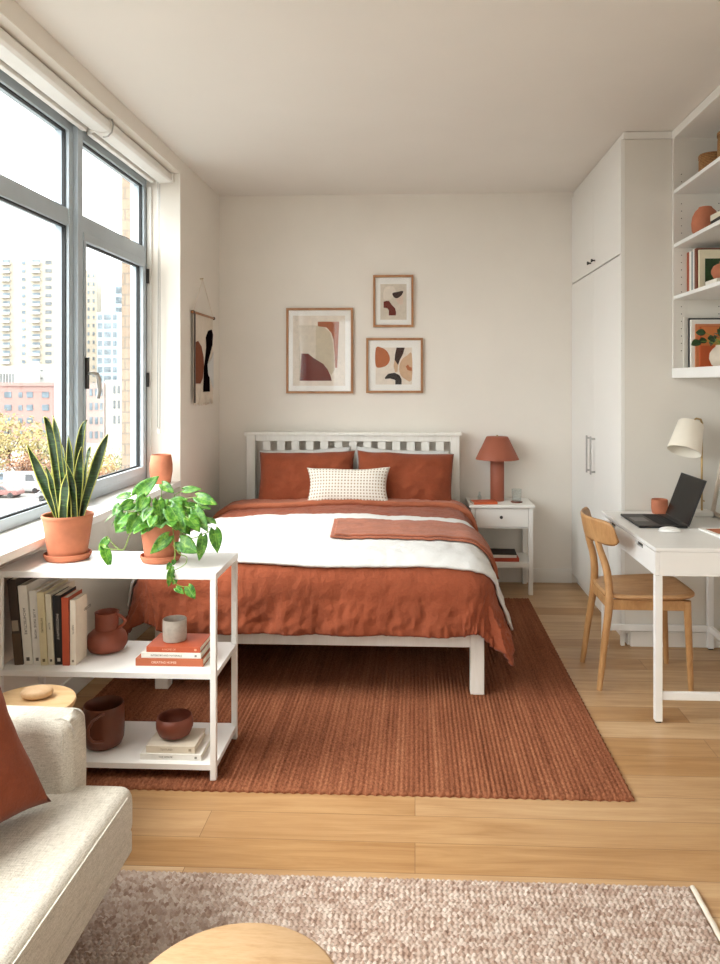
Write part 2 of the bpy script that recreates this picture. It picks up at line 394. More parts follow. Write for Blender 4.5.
# ------------------------------------------------------------------ main window
XI = -1.695; XO = -1.765
w = bpy.data.objects.new('window_1', None); COL.objects.link(w); w.location = (XI, 2, WZ0); struct(w)
m = MB()
FT = 2.775; FB = .867
m.box(XO, XI, WY0, WY1, FT-.055, FT); m.box(XO, XI, WY0, WY1, FB, FB+.05); m.box(XO, XI, WY1-.045, WY1, FB+.05, FT-.055); m.box(XO, XI, WY0, WY0+.045, FB+.05, FT-.055)
m.build('window_frame', M['frame_w'], w, bevel=.003)
B(-1.8, -1.765, WY0, WY1, 2.775, 2.805).build('head_filler', M['trim'], w)
mul = [(3.575, 3.725)]; y = 3.575
for q in (1.9, .35): mul.append((q, q+.12))
for a, b in mul:
    m = MB(); m.box(XO, XI+.004, a, a+.045, FB+.05, FT-.055); m.box(XO+.005, XI+.028, a+.045, b-.05, FB+.03, FT-.02) ; m.box(XO, XI+.004, b-.05, b, FB+.05, FT-.055)
    m.build('mullion', M['frame_w'], w, bevel=.003)
bays = [(3.725, WY1-.045), (2.02, 3.575), (.47, 1.9), (WY0+.045, .35)]
for k, (a, b) in enumerate(bays):
    B(XO, XI, a, b, 2.25, 2.335).build('transom', M['frame_w'], w, bevel=.003)
    # upper light
    m = MB(); z0, z1 = 2.335, FT-.055
    m.box(XI-.03, XI-.014, a, b, z0, z0+.008).box(XI-.03, XI-.014, a, b, z1-.008, z1).box(XI-.03, XI-.014, a, a+.008, z0, z1).box(XI-.03, XI-.014, b-.008, b, z0, z1)
    m.build('gasket', M['gasket'], w)
    B(XI-.045, XI-.04, a+.002, b-.002, z0, z1).build('pane', M['glass'], w)
    # lower light
    z0, z1 = FB+.05, 2.25
    if k in (0, 2):
        m = MB(); x1 = XI+.012; t = .045
        m.box(XO+.01, x1, a, b, z0, z0+t).box(XO+.01, x1, a, b, z1-t, z1).box(XO+.01, x1, a, a+t*.6, z0+t, z1-t).box(XO+.01, x1, b-t, b, z0+t, z1-t)
        sash = m.build('sash', M['frame_w'], w, bevel=.003)
        a2, b2, za, zb = a+t*.6, b-t, z0+t, z1-t
    else: sash = w; a2, b2, za, zb = a, b, z0, z1
    m = MB(); g = .008
    m.box(XI-.03, XI-.012, a2, b2, za, za+g).box(XI-.03, XI-.012, a2, b2, zb-g, zb).box(XI-.03, XI-.012, a2, a2+g, za, zb).box(XI-.03, XI-.012, b2-g, b2, za, zb)
    m.build('gasket', M['gasket'], sash)
    B(XI-.045, XI-.04, a2+.002, b2-.002, za, zb).build('pane', M['glass'], sash)
    if k == 0:
        hy = 3.745; zc = 1.47
        m = MB(); m.box(XI+.012, XI+.024, hy-.016, hy+.016, zc-.02, zc+.14)
        hp = m.build('handle_plate', M['dark'], sash, bevel=.003)
        m = MB(); m.tube([(XI+.024, hy, zc+.06), (XI+.05, hy, zc+.06), (XI+.062, hy+.015, zc+.055), (XI+.064, hy+.035, zc+.03), (XI+.064, hy+.042, zc-.03), (XI+.062, hy+.03, zc-.07)], [.009, .01, .012, .012, .011, .009], 10, cap=True)
        m.build('handle_lever', M['chrome'], sash, smooth=True)
        for z in (2.15, 1.5):
            m = MB(); m.tube([(XI+.02, WY1-.035, z-.045), (XI+.02, WY1-.035, z+.045)], .009, 10)
            m.build('hinge', M['dark'], sash, smooth=True)

# ------------------------------------------------------------------ roller blinds
def roller(name, y0, y1, label):
    t = thing('roller_blind', label, 'blind', (-1.56, (y0+y1)/2, 2.805))
    m = MB(); pr = [(-1.625, 2.80), (-1.535, 2.80), (-1.525, 2.785), (-1.525, 2.752), (-1.54, 2.742), (-1.60, 2.742), (-1.625, 2.75)]
    m.loft([[(x, yy, z) for x, z in pr] for yy in (y0, y1)])
    m.build('cassette', M['blind'], t, bevel=.003)
    B(-1.662, -1.636, y0+.02, y1-.02, 2.738, 2.765).build('bottom_bar', M['blind'], t, bevel=.003)
    B(-1.655, -1.645, y0+.02, y1-.02, 2.765, 2.80).build('rolled_fabric', M['blind'], t)
    m = MB(); m.loft([[(x, yy, z) for x, z in [(-1.63, 2.803), (-1.52, 2.803), (-1.518, 2.745), (-1.63, 2.738)]] for yy in (y1-.006, y1+.004)])
    m.build('end_cap', M['trim'], t, bevel=.002)
    return t
t1 = roller('a', 3.69, 4.63, 'white roller blind cassette over the far window bay, with bead chain at its right end')
t2 = roller('b', 1.9, 3.675, 'longer white roller blind cassette over the near window bay')
for t, yy in ((t1, 4.605),):
    m = MB(); pts = []
    for k in range(41):
        a = k/40; pts.append((-1.60, yy-.03+.006*sin(a*5), 2.73-a*1.52))
    for k in range(1, 9): pts.append((-1.60, yy-.012-.018*cos(k*pi/8), 1.21-.018*sin(k*pi/8)))
    for k in range(1, 41): pts.append((-1.60, yy+.006+.002*sin(k/8), 1.21+k/40*1.52))
    m.tube(pts, .0025, 6); m.build('bead_chain', M['chrome'], t, smooth=True)
    B(-1.605, -1.592, yy-.02, yy-.004, 1.165, 1.20).build('chain_weight', M['trim'], t, bevel=.003)
m = MB(); m.tube([(-1.515, 3.665, 2.80), (-1.508, 3.665, 2.77), (-1.515, 3.665, 2.735), (-1.535, 3.665, 2.715), (-1.56, 3.665, 2.71)], .004, 8)
m.build('bracket', M['chrome'], t2, smooth=True)
# curtain-less reveal edge bead on the pier
struct(B(-1.69, -1.66, WY1-.012, WY1, WZ0, 2.72).build('trim_2', M['trim'], bevel=.003))
# ------------------------------------------------------------------ wall art
def picture(loc_y, p0, p1, label, shapes, fw=.017, inner=None, mats=None):
    """p0,p1: opposite corners (pixels) measured on the wall; shapes: list of (material, [(zx, zy)...]) in 4x zoom pixels from (260,260)"""
    a = at(*p0, y=loc_y); b = at(*p1, y=loc_y)
    x0, x1, z0, z1 = a.x, b.x, b.z, a.z
    t = thing('picture_frame', label, 'picture', ((x0+x1)/2, YB, z0), group=None)
    m = MB(); yb = YB-.001; yf = YB-.028
    m.box(x0, x1, yf, yb, z1-fw, z1).box(x0, x1, yf, yb, z0, z0+fw).box(x0, x0+fw, yf, yb, z0+fw, z1-fw).box(x1-fw, x1, yf, yb, z0+fw, z1-fw)
    m.build('frame', M['frame_oak'], t, bevel=.0015)
    B(x0+fw, x1-fw, YB-.012, YB-.008, z0+fw, z1-fw).build('mat_board', M['mat'], t)
    m = MB(); ml = []
    for k, (mt, pts) in enumerate(shapes):
        if mt not in ml: ml.append(mt)
        m.mi = ml.index(mt)
        P = []
        for zx, zy in pts:
            q = at(260+zx/4, 260+zy/4, y=loc_y); P.append((q.x, YB-.0125-.0004*k, q.z))
        m.poly(P, (0, -1, 0), .0004)
    m.build('print', [M[x] for x in ml], t)
    B(x0+fw, x1-fw, YB-.021, YB-.0195, z0+fw, z1-fw).build('glass_pane', M['pglass'], t)
    return t
for nme, hx in dict(pp='E6DACB', pgrey='D8CCBB', pgreen='C9BBA2', prust='A65F3B', pmar='6E2A1E', pdark='3A2019', pblack='2B2422', ptan='D2AE8D', ppink='DDC6B4', pora='B5683F').items():
    M[nme] = plain('print_ink_'+nme[1:], hx, .85, .04, 40)
def sm(pts, n=4):
    """closed Catmull-Rom smoothing"""
    out = []; L = len(pts)
    for i in range(L):
        p0, p1, p2, p3 = [Vector(pts[(i+k-1) % L]) for k in range(4)]
        for j in range(n):
            t = j/n
            out.append(tuple(.5*((2*p1)+(p2-p0)*t+(2*p0-5*p1+4*p2-p3)*t*t+(3*p1-p0-3*p2+p3)*t**3)))
    return out
YF = 5.552
picture(YF, (286, 308), (353, 393.5), 'large oak-framed print with a maroon hill shape, leftmost of the three above the headboard', [
    ('pp', [(130, 222), (340, 222), (340, 503), (130, 503)]),
    ('pgreen', [(155, 262), (228, 262), (258, 270), (280, 290), (290, 330), (297, 400), (297, 440), (284, 460), (262, 425), (225, 400), (190, 374), (165, 374), (158, 483), (155, 483)]),
    ('pgrey', [(155, 264), (222, 264), (222, 398), (190, 374), (165, 374), (157, 480)]),
    ('prust', [(230, 246), (316, 246), (312, 340), (308, 431), (300, 431), (297, 370), (293, 318), (284, 290), (266, 270), (230, 264)]),
    ('pmar', [(165, 374), (192, 374), (208, 388), (230, 402), (252, 415), (270, 438), (281, 462), (286, 483), (158, 483)])])
picture(YF, (373, 275), (413.5, 327), 'small upright oak-framed print with two maroon blobs, topmost above the headboard', [
    ('pgrey', [(481, 95), (586, 95), (586, 238), (481, 238)]),
    ('pp', sm([(500, 110), (530, 105), (545, 130), (530, 150), (510, 160), (492, 150)])),
    ('ppink', sm([(540, 140), (570, 135), (570, 175), (552, 172)])),
    ('pdark', sm([(530, 132), (548, 127), (572, 123), (566, 140), (548, 152), (534, 146)])),
    ('pmar', [(494, 166), (505, 163), (516, 163), (526, 178), (540, 192), (544, 208), (543, 221), (515, 221), (515, 200), (508, 192), (494, 190)])])
picture(YF, (366, 338), (423, 393), 'squarish oak-framed print with orange circle and black arch, lower right above the headboard', [
    ('pp', [(462, 350), (608, 350), (608, 498), (462, 498)]),
    ('ptan', sm([(607, 375), (590, 380), (568, 398), (557, 425), (560, 455), (578, 475), (607, 480)], 3)),
    ('pora', sm([(463, 353), (485, 350), (508, 365), (519, 392), (512, 415), (492, 428), (463, 424)], 4)),
    ('pdark', [(546, 350), (579, 350), (572, 375), (560, 398), (552, 420), (538, 400), (540, 378)]),
    ('ptan', [(538, 398), (552, 420), (550, 446), (540, 449), (534, 425)]),
    ('pora', [(607, 444), (590, 440), (583, 425), (592, 418), (598, 428), (607, 430)]),
    ('pblack', [(499, 470), (512, 455), (538, 451), (557, 460), (566, 478), (566, 498), (541, 498), (541, 480), (520, 474), (500, 476)])])

# ------------------------------------------------------------------ fibre wall hanging on the pier
t = thing('wall_hanging', 'small woven wall hanging with rust and black shapes and cream fringe beside the window', 'wall hanging', (XL, 5.12, 1.35))
def onw(px, py, dx=0): q = at(px, py, x=XL+.02); return Vector((XL+.02+dx, q.y, q.z))
rl, rr, nl = onw(193, 312.5), onw(213.5, 318), onw(202.5, 279)
zz = (rl.z+rr.z)/2
rl.z = rr.z = zz
m = MB(); m.tube([rl+Vector((0, -.02, 0)), rr+Vector((0, .02, 0))], .008, 10); m.build('rod', M['frame_oak'], t, smooth=True)
for e in (rl, rr): MB().lathe([(.0, -.012), (.01, -.01), (.013, 0), (.01, .01), (0, .012)], e, 10).build('rod_knob', M['darkleg'], t, smooth=True)
m = MB(); m.tube([rl+Vector((0, .01, .006)), nl, rr+Vector((0, -.01, .006))], .0022, 6); m.build('hanging_cord', M['hem'], t, smooth=True)
m = MB(); m.tube([nl+Vector((-.018, 0, 0)), nl+Vector((.006, 0, .002))], .003, 8); m.build('nail', M['brass'], t, smooth=True)
ya, yb_ = rl.y+.02, rr.y-.02; ztop = zz-.004; zbt = at(200, 385, x=XL+.02).z
m = MB(); m.loft([[(XL+.012, ya, zbt), (XL+.012, yb_, zbt), (XL+.012, yb_, ztop), (XL+.012, ya, ztop)], [(XL+.02, ya, zbt), (XL+.02, yb_, zbt), (XL+.02, yb_, ztop), (XL+.02, ya, ztop)]])
m.build('woven_panel', M['hem'], t)
def panel_shape(pts, mt, nm, dx=.0005):
    m = MB(); P = []
    for u, v in pts: P.append((XL+.0205+dx, ya+(yb_-ya)*u, ztop-(ztop-zbt)*v))
    m.poly(P, (1, 0, 0), .004); m.build(nm, mt, t)
panel_shape([(0, .42), (.18, .38), (.35, .45), (.46, .6), (.48, .72), (.42, .9), (.3, .98), (0, .98)], plain('brown_wool', '7A4022', .95, .1, 60), 'rust_patch')
panel_shape([(.62, .45), (.6, .3), (.72, .2), (.9, .17), (.98, .24), (.94, .4), (.8, .55), (.66, .7), (.78, .86), (.8, 1.1), (.46, 1.1), (.5, .75)], plain('black_wool', '1A1214', .98, .1, 60, spec=0), 'dark_patch', .001)
panel_shape([(-.02, 0), (.05, 0), (.05, 1.25), (-.02, 1.25)], M['darkleg'], 'dark_edge_band', .001)
panel_shape([(.66, .7), (.9, .6), (1, .5), (1, 1.05), (.86, .93), (.7, .85)], M['wlinen'], 'cream_patch', .0015)
m = MB(); zf = at(200, 404, x=XL+.02).z
for k in range(64):
    y = ya+(yb_-ya)*(k+.5)/64; L = zf+random.uniform(-.012, .02)
    m.tube([(XL+.016, y, zbt+.01), (XL+.018+random.uniform(-.004, .006), y+random.uniform(-.004, .004), (zbt+L)/2), (XL+.02+random.uniform(-.006, .006), y+random.uniform(-.006, .006), L)], .0032, 4)
m.build('fringe', M['hem'], t, smooth=True)

# ------------------------------------------------------------------ bed
BX0, BX1, BC = -1.245, .325, -.46
bed = thing('bed_frame', 'white wooden bed frame with slatted headboard and square legs, on the rust rug', 'bed', (BC, 4.5, 0))
HY0, HY1 = 5.46, 5.52
for x in (BX0, BX1-.065):
    B(x, x+.065, HY0, HY1, 0, 1.095).build('headboard_post', M['bedw'], bed, bevel=.003)
B(BX0+.065, BX1-.065, HY0+.008, HY1-.012, 1.05, 1.095).build('headboard_rail', M['bedw'], bed, bevel=.003)
B(BX0-.015, BX1+.015, HY0-.015, HY1+.01, 1.095, 1.118).build('headboard_cap', M['bedw'], bed, bevel=.004)
B(BX0+.065, BX1-.065, HY0+.008, HY1-.012, .52, .62).build('headboard_rail', M['bedw'], bed, bevel=.003)
xa, xb = BX0+.065, BX1-.065; ns = 13; per = (xb-xa)/(ns+.5)
for k in range(ns):
    x = xa+per*(k+.5)
    B(x, x+.058, HY0+.018, HY1-.02, .62, 1.05).build('headboard_slat', M['bedw'], bed, bevel=.002)
for x in (BX0, BX1-.065):
    B(x, x+.065, 3.515, 3.58, .0145, .33).build('leg', M['bedw'], bed, bevel=.004)
B(BX0+.065, BX1-.065, 3.52, 3.55, .235, .345).build('foot_rail', M['bedw'], bed, bevel=.003)
for x in (BX0+.01, BX1-.04): B(x, x+.03, 3.58, HY0, .235, .345).build('side_rail', M['bedw'], bed, bevel=.003)
for k in range(12):
    y = 3.65+k*.15; B(BX0+.04, BX1-.04, y, y+.07, .32, .338).build('bed_slat', M['bedw'], bed)
tag(B(BX0+.05, BX1-.05, 3.56, 5.45, .34, .585).build('mattress', M['mattress'], bevel=.05, seg=4), 'off-white mattress under the rust duvet on the white bed frame', 'mattress')

# cloth drape over the bed
R0 = .16; XI0, XI1, YI0 = BX0+.07, BX1-.10, 3.50+.12; ZT = .632
def drape(sx, sy, off=0., hf=1.):
    cx = min(max(sx, XI0), XI1); cy = max(sy, YI0); vx, vy = sx-cx, sy-cy
    d = hypot(vx, vy)
    a = min(abs(vx), abs(vy))
    d0 = d
    if d > 1e-6: d = d*(1-(.24 if vx > 0 else .42)*a/max(d, .3))
    crown = .03*(1-((cx-BC)/.7)**2)+.012*mn.noise(Vector((sx*1.6, sy*1.6, 3)))
    if d < 1e-6: p = Vector((cx, cy, ZT+off+crown)); nrm = Vector((0, 0, 1)); hang = 0
    else:
        nx, ny = vx/d0, vy/d0; R = R0+off+.045*max(0, -nx)*abs(nx); La = R*pi/2; t = sx if abs(vy) > abs(vx) else sy
        t = t+ (atan2(abs(vy), abs(vx))*.22 if a > 0 else 0)
        if d < La:
            g = d/R; p = Vector((cx+nx*R*sin(g), cy+ny*R*sin(g), ZT+off+crown*cos(g)-R*(1-cos(g)))); nrm = Vector((nx*sin(g), ny*sin(g), cos(g))); hang = 0
        else:
            h = d-La; hang = min(1, h/.12)
            side = abs(vx) > abs(vy)
            fl = ((.37 if vx > 0 else .30) if side else .10)
            wav = .016*mn.noise(Vector((t*5.2, h*1.0, 7 if side else 2)))*hang + .012*hang*sin(t*17+3*mn.noise(Vector((t*2, 0, 5))))
            o = R+fl*h+wav*hf
            p = Vector((cx+nx*o, cy+ny*o, ZT+off-R-h*.97)); nrm = Vector((nx, ny, fl)).normalized()
    q = Vector((sx, sy, 0))
    w = .008*mn.fractal(q*4.2, .9, 2.1, 3)
    k = mn.fractal(Vector((sx*13, sy*9, 1)), .8, 2.1, 3); w += hf*(.0055+.005*hang)*(1-abs(k)*2.2)*.8
    if hang > 0: w += hf*hang*(.010*mn.fractal(Vector((sx*20, d*6, 9)), .8, 2, 3)+.006*(1-2*abs(mn.noise(Vector((sx*14, d*9+sx*4, 4))))))
    return p+nrm*w
def cloth(sx0, sx1, sy0, sy1, off, name, mat, label, cat, res=.012, th=.012, hf=1., e0=None, bev=True):
    nu, nv = int((sx1-sx0)/res), int((sy1-sy0)/res)
    def fn(u, v):
        sx = sx0+(sx1-sx0)*u
        a = e0(sx) if e0 else sy0
        return drape(sx, a+(sy1-a)*v, off, hf)
    o = MB().grid(fn, nu, nv).build(name, mat, smooth=True, solid=th)
    return tag(o, label, cat)
LX = .25+.25
cloth(XI0-LX, XI1+LX, YI0-.42, 5.08, 0, 'duvet', M['rust'], 'rust linen duvet draped over the bed down to the foot rail', 'duvet', .011, .016)
# white blanket band; its front edge sweeps back towards the sides
def ewhite(sx):
    d = max(0, XI0-sx, sx-XI1); return 3.485+(.62*max(0, d-.08)**1.2 if sx > 0 else .1*d)+.010*sin(sx*6+1)
cloth(XI0-.42, XI1+LX+.00, 3.47, 4.53, .020, 'blanket', M['wlinen'], 'white cotton blanket laid across the middle of the rust duvet', 'blanket', .012, .012, .55, ewhite)
# folded-back duvet top
def efold(sx): return 4.96+.03*sin(sx*3+1)+.02*mn.noise(Vector((sx*3, 0, 0)))
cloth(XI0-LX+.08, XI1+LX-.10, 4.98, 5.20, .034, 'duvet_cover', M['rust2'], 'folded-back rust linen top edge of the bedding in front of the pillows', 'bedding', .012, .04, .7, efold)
# rust throw folded over the right side of the white blanket
for k, (o_, a, b_, x0) in enumerate(((.036, 3.83, 4.28, -.435), (.047, 3.845, 4.24, -.415))):
    def eth(sx, a=a): return a+.05*sx+.10*max(0, sx-XI1)
    nu, nv = 110, 40
    def fn(u, v, a=a, b_=b_, x0=x0, o_=o_):
        sl = -.03*v
        sx = x0+sl+(XI1+.34-x0)*u; s0 = eth(sx); s1 = b_+.06*max(0, sx)
        return drape(sx, s0+(s1-s0)*v, o_, .5)
    if k == 0: th = MB().grid(fn, nu, nv).build('throw_blanket', M['throw'], smooth=True, solid=.010); tag(th, 'folded woven rust throw lying across the right half of the white blanket', 'throw')
    else: MB().grid(fn, nu, nv).build('upper_fold', M['throw'], th, smooth=True, solid=.010)

# pillows
def pillow(name, w, h, th, mat, loc, rot, label, cat, nu=44, nv=34, pinch=.045, wr=.014, seed=0, group=None, skew=0):
    m = MB()
    def fn(side):
        def g(u, v):
            a = 2*u-1; b = 2*v-1
            x = w/2*a*(1-pinch*(1-b*b)*(1 if abs(a) > 0 else 0)*abs(a)); z = h/2*b*(1-pinch*1.2*(1-a*a)*abs(b))+skew*a*.02
            e = max(0, (1-a**4))*max(0, (1-b**4)); t = th/2*(e**.62)
            q = Vector((a*2+seed, b*2, side)); t *= 1+.12*mn.noise(q)
            x += .010*mn.noise(Vector((seed, z*6, 1)))*abs(a); z += .010*mn.noise(Vector((x*6, seed, 2)))*abs(b)
            t += wr*mn.fractal(Vector((x*9+seed, z*9, side*3)), .8, 2, 3)*min(1, e*3)
            return (x, side*t, z)
        return g
    m.grid(fn(-1), nu, nv, flip=False); m.grid(fn(1), nu, nv, flip=True)
    o = m.build(name, mat, local=True, smooth=True, weld=True, base=(0, 0, 0))
    o.data.set_sharp_from_angle(angle=radians(170))
    o.location = loc; o.rotation_euler = rot
    return tag(o, label, cat, group)
pillow('pillow', .68, .41, .115, M['wlinen'], (-.80, 5.388, .80), (radians(-12), radians(-2.5), 0), 'white pillow behind the left rust pillow, against the headboard', 'pillow', seed=1)
pillow('pillow', .68, .41, .115, M['wlinen'], (-.10, 5.388, .80), (radians(-12), radians(2.5), 0), 'white pillow behind the right rust pillow, against the headboard', 'pillow', seed=2)
pillow('pillow', .685, .405, .175, M['rustp'], (-.765, 5.215, .803), (radians(-20), radians(-1.2), 0), 'rust linen pillow on the left side of the bed head', 'pillow', seed=3)
pillow('pillow', .685, .405, .175, M['rustp'], (-.073, 5.215, .80), (radians(-20), radians(2), 0), 'rust linen pillow on the right side of the bed head, nearest the nightstand', 'pillow', seed=4)
pillow('lumbar_pillow', .575, .27, .11, M['dotted'], (-.455, 5.045, .778), (radians(-22), 0, 0), 'small cream lumbar pillow with stitched dot pattern, front centre of the bed', 'pillow', seed=5, wr=.003, pinch=.10)

# ------------------------------------------------------------------ nightstand
NX0, NX1, NY0, NY1, NZ = .390, .822, 5.235, 5.56, .628
t = thing('nightstand', 'white nightstand with one drawer and an open lower shelf, right of the bed', 'nightstand', ((NX0+NX1)/2, 5.35, 0))
B(NX0-.012, NX1+.012, NY0-.015, NY1+.01, NZ-.02, NZ).build('table_top', M['cab'], t, bevel=.003)
for x in (NX0, NX1-.03):
    for y in (NY0, NY1-.03): B(x, x+.03, y, y+.03, 0, NZ-.02).build('leg', M['cab'], t, bevel=.002)
m = MB(); m.box(NX0+.005, NX0+.02, NY0+.03, NY1-.03, .466, NZ-.02).box(NX1-.02, NX1-.005, NY0+.03, NY1-.03, .466, NZ-.02).box(NX0+.03, NX1-.03, NY1-.018, NY1-.006, .466, NZ-.02).box(NX0+.03, NX1-.03, NY0+.005, NY1-.03, .463, .47)
m.build('drawer_case', M['cab'], t)
dr = B(NX0+.032, NX1-.032, NY0+.001, NY0+.019, .474, NZ-.024).build('drawer', M['cab'], t, bevel=.002)
MB().lathe([(0, 0), (.005, 0), (.005, .012), (.011, .018), (.011, .024), (0, .027)], (0, 0, 0), 16).build('knob', M['dark'], dr, smooth=True, local=True)
kn = bpy.data.objects[dr.children[0].name]; kn.location = (0.60-wl(dr).x, NY0-wl(dr).y, .545-wl(dr).z); kn.rotation_euler = (radians(90), 0, 0)
B(NX0+.005, NX1-.005, NY0+.004, NY1-.004, .188, .226).build('lower_shelf', M['cab'], t, bevel=.002)

# table lamp
lx, ly = .595, 5.43
t = thing('table_lamp', 'rust table lamp with cylinder base and cone shade on the nightstand', 'lamp', (lx, ly, NZ))
MB().lathe([(.048, 0), (.05, .004), (.05, .30), (.046, .304), (.008, .304), (.008, .33)], (lx, ly, NZ), 40).build('base', M['lampr'], t, smooth=True)
MB().lathe([(.156, .300), (.157, .300), (.078, .462), (.074, .464), (.0, .464), (0, .461), (.074, .461), (.153, .302)], (lx, ly, NZ), 56, False, False).build('lamp_shade', M['lampr'], t, smooth=True)
MB().lathe([(0, .464), (.006, .465), (.007, .472), (0, .478)], (lx, ly, NZ), 12).build('finial', M['brass'], t, smooth=True)

# ------------------------------------------------------------------ books
BK = {}
def cmat(hx, r=.6):
    if hx not in BK: BK[hx] = plain('book_cover_'+hx.lower(), hx, r, .03, 30)
    return BK[hx]
def book(label, w, h, d, hx, loc, rot, title=None, flat=False, tcol='EDE3D4', ts=None, tspace=None, group=None, face=None, cat='book', dot=None, pt=None):
    """upright book: spine faces -Y (local), thickness w along X, height h along Z, depth d along Y"""
    t = thing('book', label, cat, loc, rot, group)
    c = cmat(hx); b = .0018
    m = MB(); m.box(-w/2, -w/2+b, 0, d, 0, h).box(w/2-b, w/2, 0, d, 0, h).box(-w/2, w/2, -.0015, b, 0, h)
    m.build('cover', c, t, local=True, bevel=.0012)
    B(-w/2+b, w/2-b, b, d-.003, .003, h-.003).build('page_block', M['paper'], t, local=True)
    if title: text(title, ts or w*.5, cmat(tcol), t, (0, -.0018, h*(.42 if flat else .55)), (radians(90), radians(-90 if flat else 90), 0))
    zz_ = h*.93-w*.4 if flat else h*.05
    if dot: MB().box(-w*.18, w*.18, -.0022, -.0014, zz_, zz_+w*.4).build('publisher_mark', cmat(tcol), t, local=True)
    return t
def flatbook(label, w, h, d, hx, x, y, z, rz=0, **k):
    """lying flat, spine towards -Y: local X(thickness)->Z ; local Z(height)->X"""
    e = Euler((0, radians(90), radians(rz)), 'XYZ')
    # after Ry(90): local Z -> +X, local X -> -Z
    off = Matrix.Rotation(radians(rz), 3, 'Z') @ Vector((-h/2, 0, 0))
    return book(label, w, h, d, hx, (x+off.x, y+off.y, z+w/2), e, flat=True, **k)
# nightstand items
flatbook('orange book lying on top of the nightstand in front of the lamp', .016, .17, .12, 'C65A30', .495, 5.25, NZ, rz=9)
pbx, pby = .725, 5.36
tag(MB().lathe([(.04, 0), (.042, .003), (.042, .006), (.038, .007), (0, .007)], (pbx, pby, NZ), 32).build('coaster', M['redclay'], smooth=True), 'round brown coaster under the water glass on the nightstand', 'coaster')
tag(MB().lathe([(0, 0), (.031, 0), (.033, .003), (.035, .088), (.0335, .088), (.0315, .006), (0, .006)], (pbx, pby, NZ+.0075), 32, False, False).build('drinking_glass', M['tglass'], smooth=True), 'clear drinking glass on a coaster, right on the nightstand', 'glass')
tag(MB().lathe([(0, 0), (.014, 0), (.015, .004), (.014, .03), (.007, .042), (.007, .062), (.0055, .062), (.0055, .042), (.0125, .029), (.013, .004), (0, .003)], (.468, 5.44, NZ), 20, False, False).build('glass_bottle', M['tglass'], smooth=True), 'tiny clear glass bottle behind the orange book on the nightstand', 'bottle')
flatbook('rust book at the bottom of the pile on the nightstand shelf', .026, .22, .17, 'AE4226', .62, 5.26, .226, rz=0)
flatbook('white book in the middle of the pile on the nightstand shelf', .02, .205, .165, 'E9E4DC', .61, 5.262, .2525, rz=2)
bt = flatbook('dark photo magazine on top of the pile on the nightstand shelf', .008, .2, .165, '2B2522', .612, 5.264, .273, rz=-3, cat='magazine')

# ------------------------------------------------------------------ wardrobe
WX = 1.16; WYN = 4.25
t = thing('wardrobe', 'tall white built-in wardrobe with four doors, right of the bed', 'wardrobe', (1.46, 4.9, 0))
m = MB(); m.box(WX+.02, XR-.003, WYN, YB-.003, .07, 2.85).box(WX+.05, XR-.003, WYN+.003, YB-.003, 0.001, .07)
m.build('carcass', M['cabside'], t)
B(WX+.012, XR-.003, WYN-.004, YB-.003, 2.853, ZC-.003).build('frieze', M['trim'], t, bevel=.002)
B(WX-.001, WX+.02, WYN, WYN+.022, .0, 2.852).build('filler_strip', M['cab'], t, bevel=.0015)
B(WX+.04, WX+.05, WYN+.022, YB-.003, 0, .07).build('plinth', M['cab'], t)
B(WX+.05, XR-.016, WYN-.012, WYN, 0, .085).build('skirting', M['trim'], t, bevel=.003)
ym = 4.915
for z0, z1, up in ((.075, 2.205, 0), (2.213, 2.848, 1)):
    for a, b_, s in ((WYN+.024, ym-.002, -1), (ym+.002, YB-.004, 1)):
        d = B(WX, WX+.02, a, b_, z0, z1).build('door', M['cab'], t, bevel=.0015)
        hy = ym+s*.055
        if up:
            m = MB(); m.tube([(WX, hy-.0*s, 2.27), (WX-.02, hy, 2.27)], .005, 10).tube([(WX-.018, hy, 2.27), (WX-.026, hy, 2.27)], .011, 14)
            m.build('knob', M['dark'], d, smooth=True)
        else:
            m = MB(); m.box(WX-.034, WX-.024, hy-.006, hy+.006, .89, 1.135).box(WX-.026, WX, hy-.005, hy+.005, .90, .912).box(WX-.026, WX, hy-.005, hy+.005, 1.113, 1.125)
            m.build('handle', M['chrome'], d, bevel=.001)

# ------------------------------------------------------------------ wall bookshelf
SX = 1.44; SY0, SY1 = 2.3, 4.246
t = thing('wall_bookshelf', 'white built-in wall shelving above the desk', 'shelf', (1.6, 3.3, 1.505))
SZ = [(1.508, 1.562), (1.945, 1.965), (2.235, 2.255), (2.535, 2.555)]
B(SX, XR-.002, SY0, SY1, *SZ[0]).build('bottom_board', M['white'], t, bevel=.002)
for z in SZ[1:]: B(SX+.002, XR-.012, SY0+.02, SY1-.02, *z).build('shelf_board', M['white'], t, bevel=.0015)
for a, b_ in ((SY0, SY0+.02), (SY1-.02, SY1)):
    sp = B(SX, XR-.002, a, b_, 1.562, 2.845).build('side_panel', M['cabside'], t, bevel=.001)
# shelf-pin holes on the far side panel: dark discs stand in for their shade
m = MB()
for x in (1.485, 1.69):
    z = 1.66
    while z < 2.66:
        if all(abs(z-(a+b)/2) > .03 for a, b in SZ): m.tube([(x, SY1-.0205, z), (x, SY1-.0215, z)], .003, 8)
        z += .041
m.build('pin_hole_shade', M['dark'], t)
B(XR-.012, XR-.002, SY0+.02, SY1-.02, 1.562, 2.845).build('back_panel', M['cabside'], t)
B(SX, XR-.002, SY0, WYN-.004, 2.845, ZC-.003).build('frieze', M['trim'], t, bevel=.002)
zs = {1: 1.562, 3: 1.965, 4: 2.255, 5: 2.555}
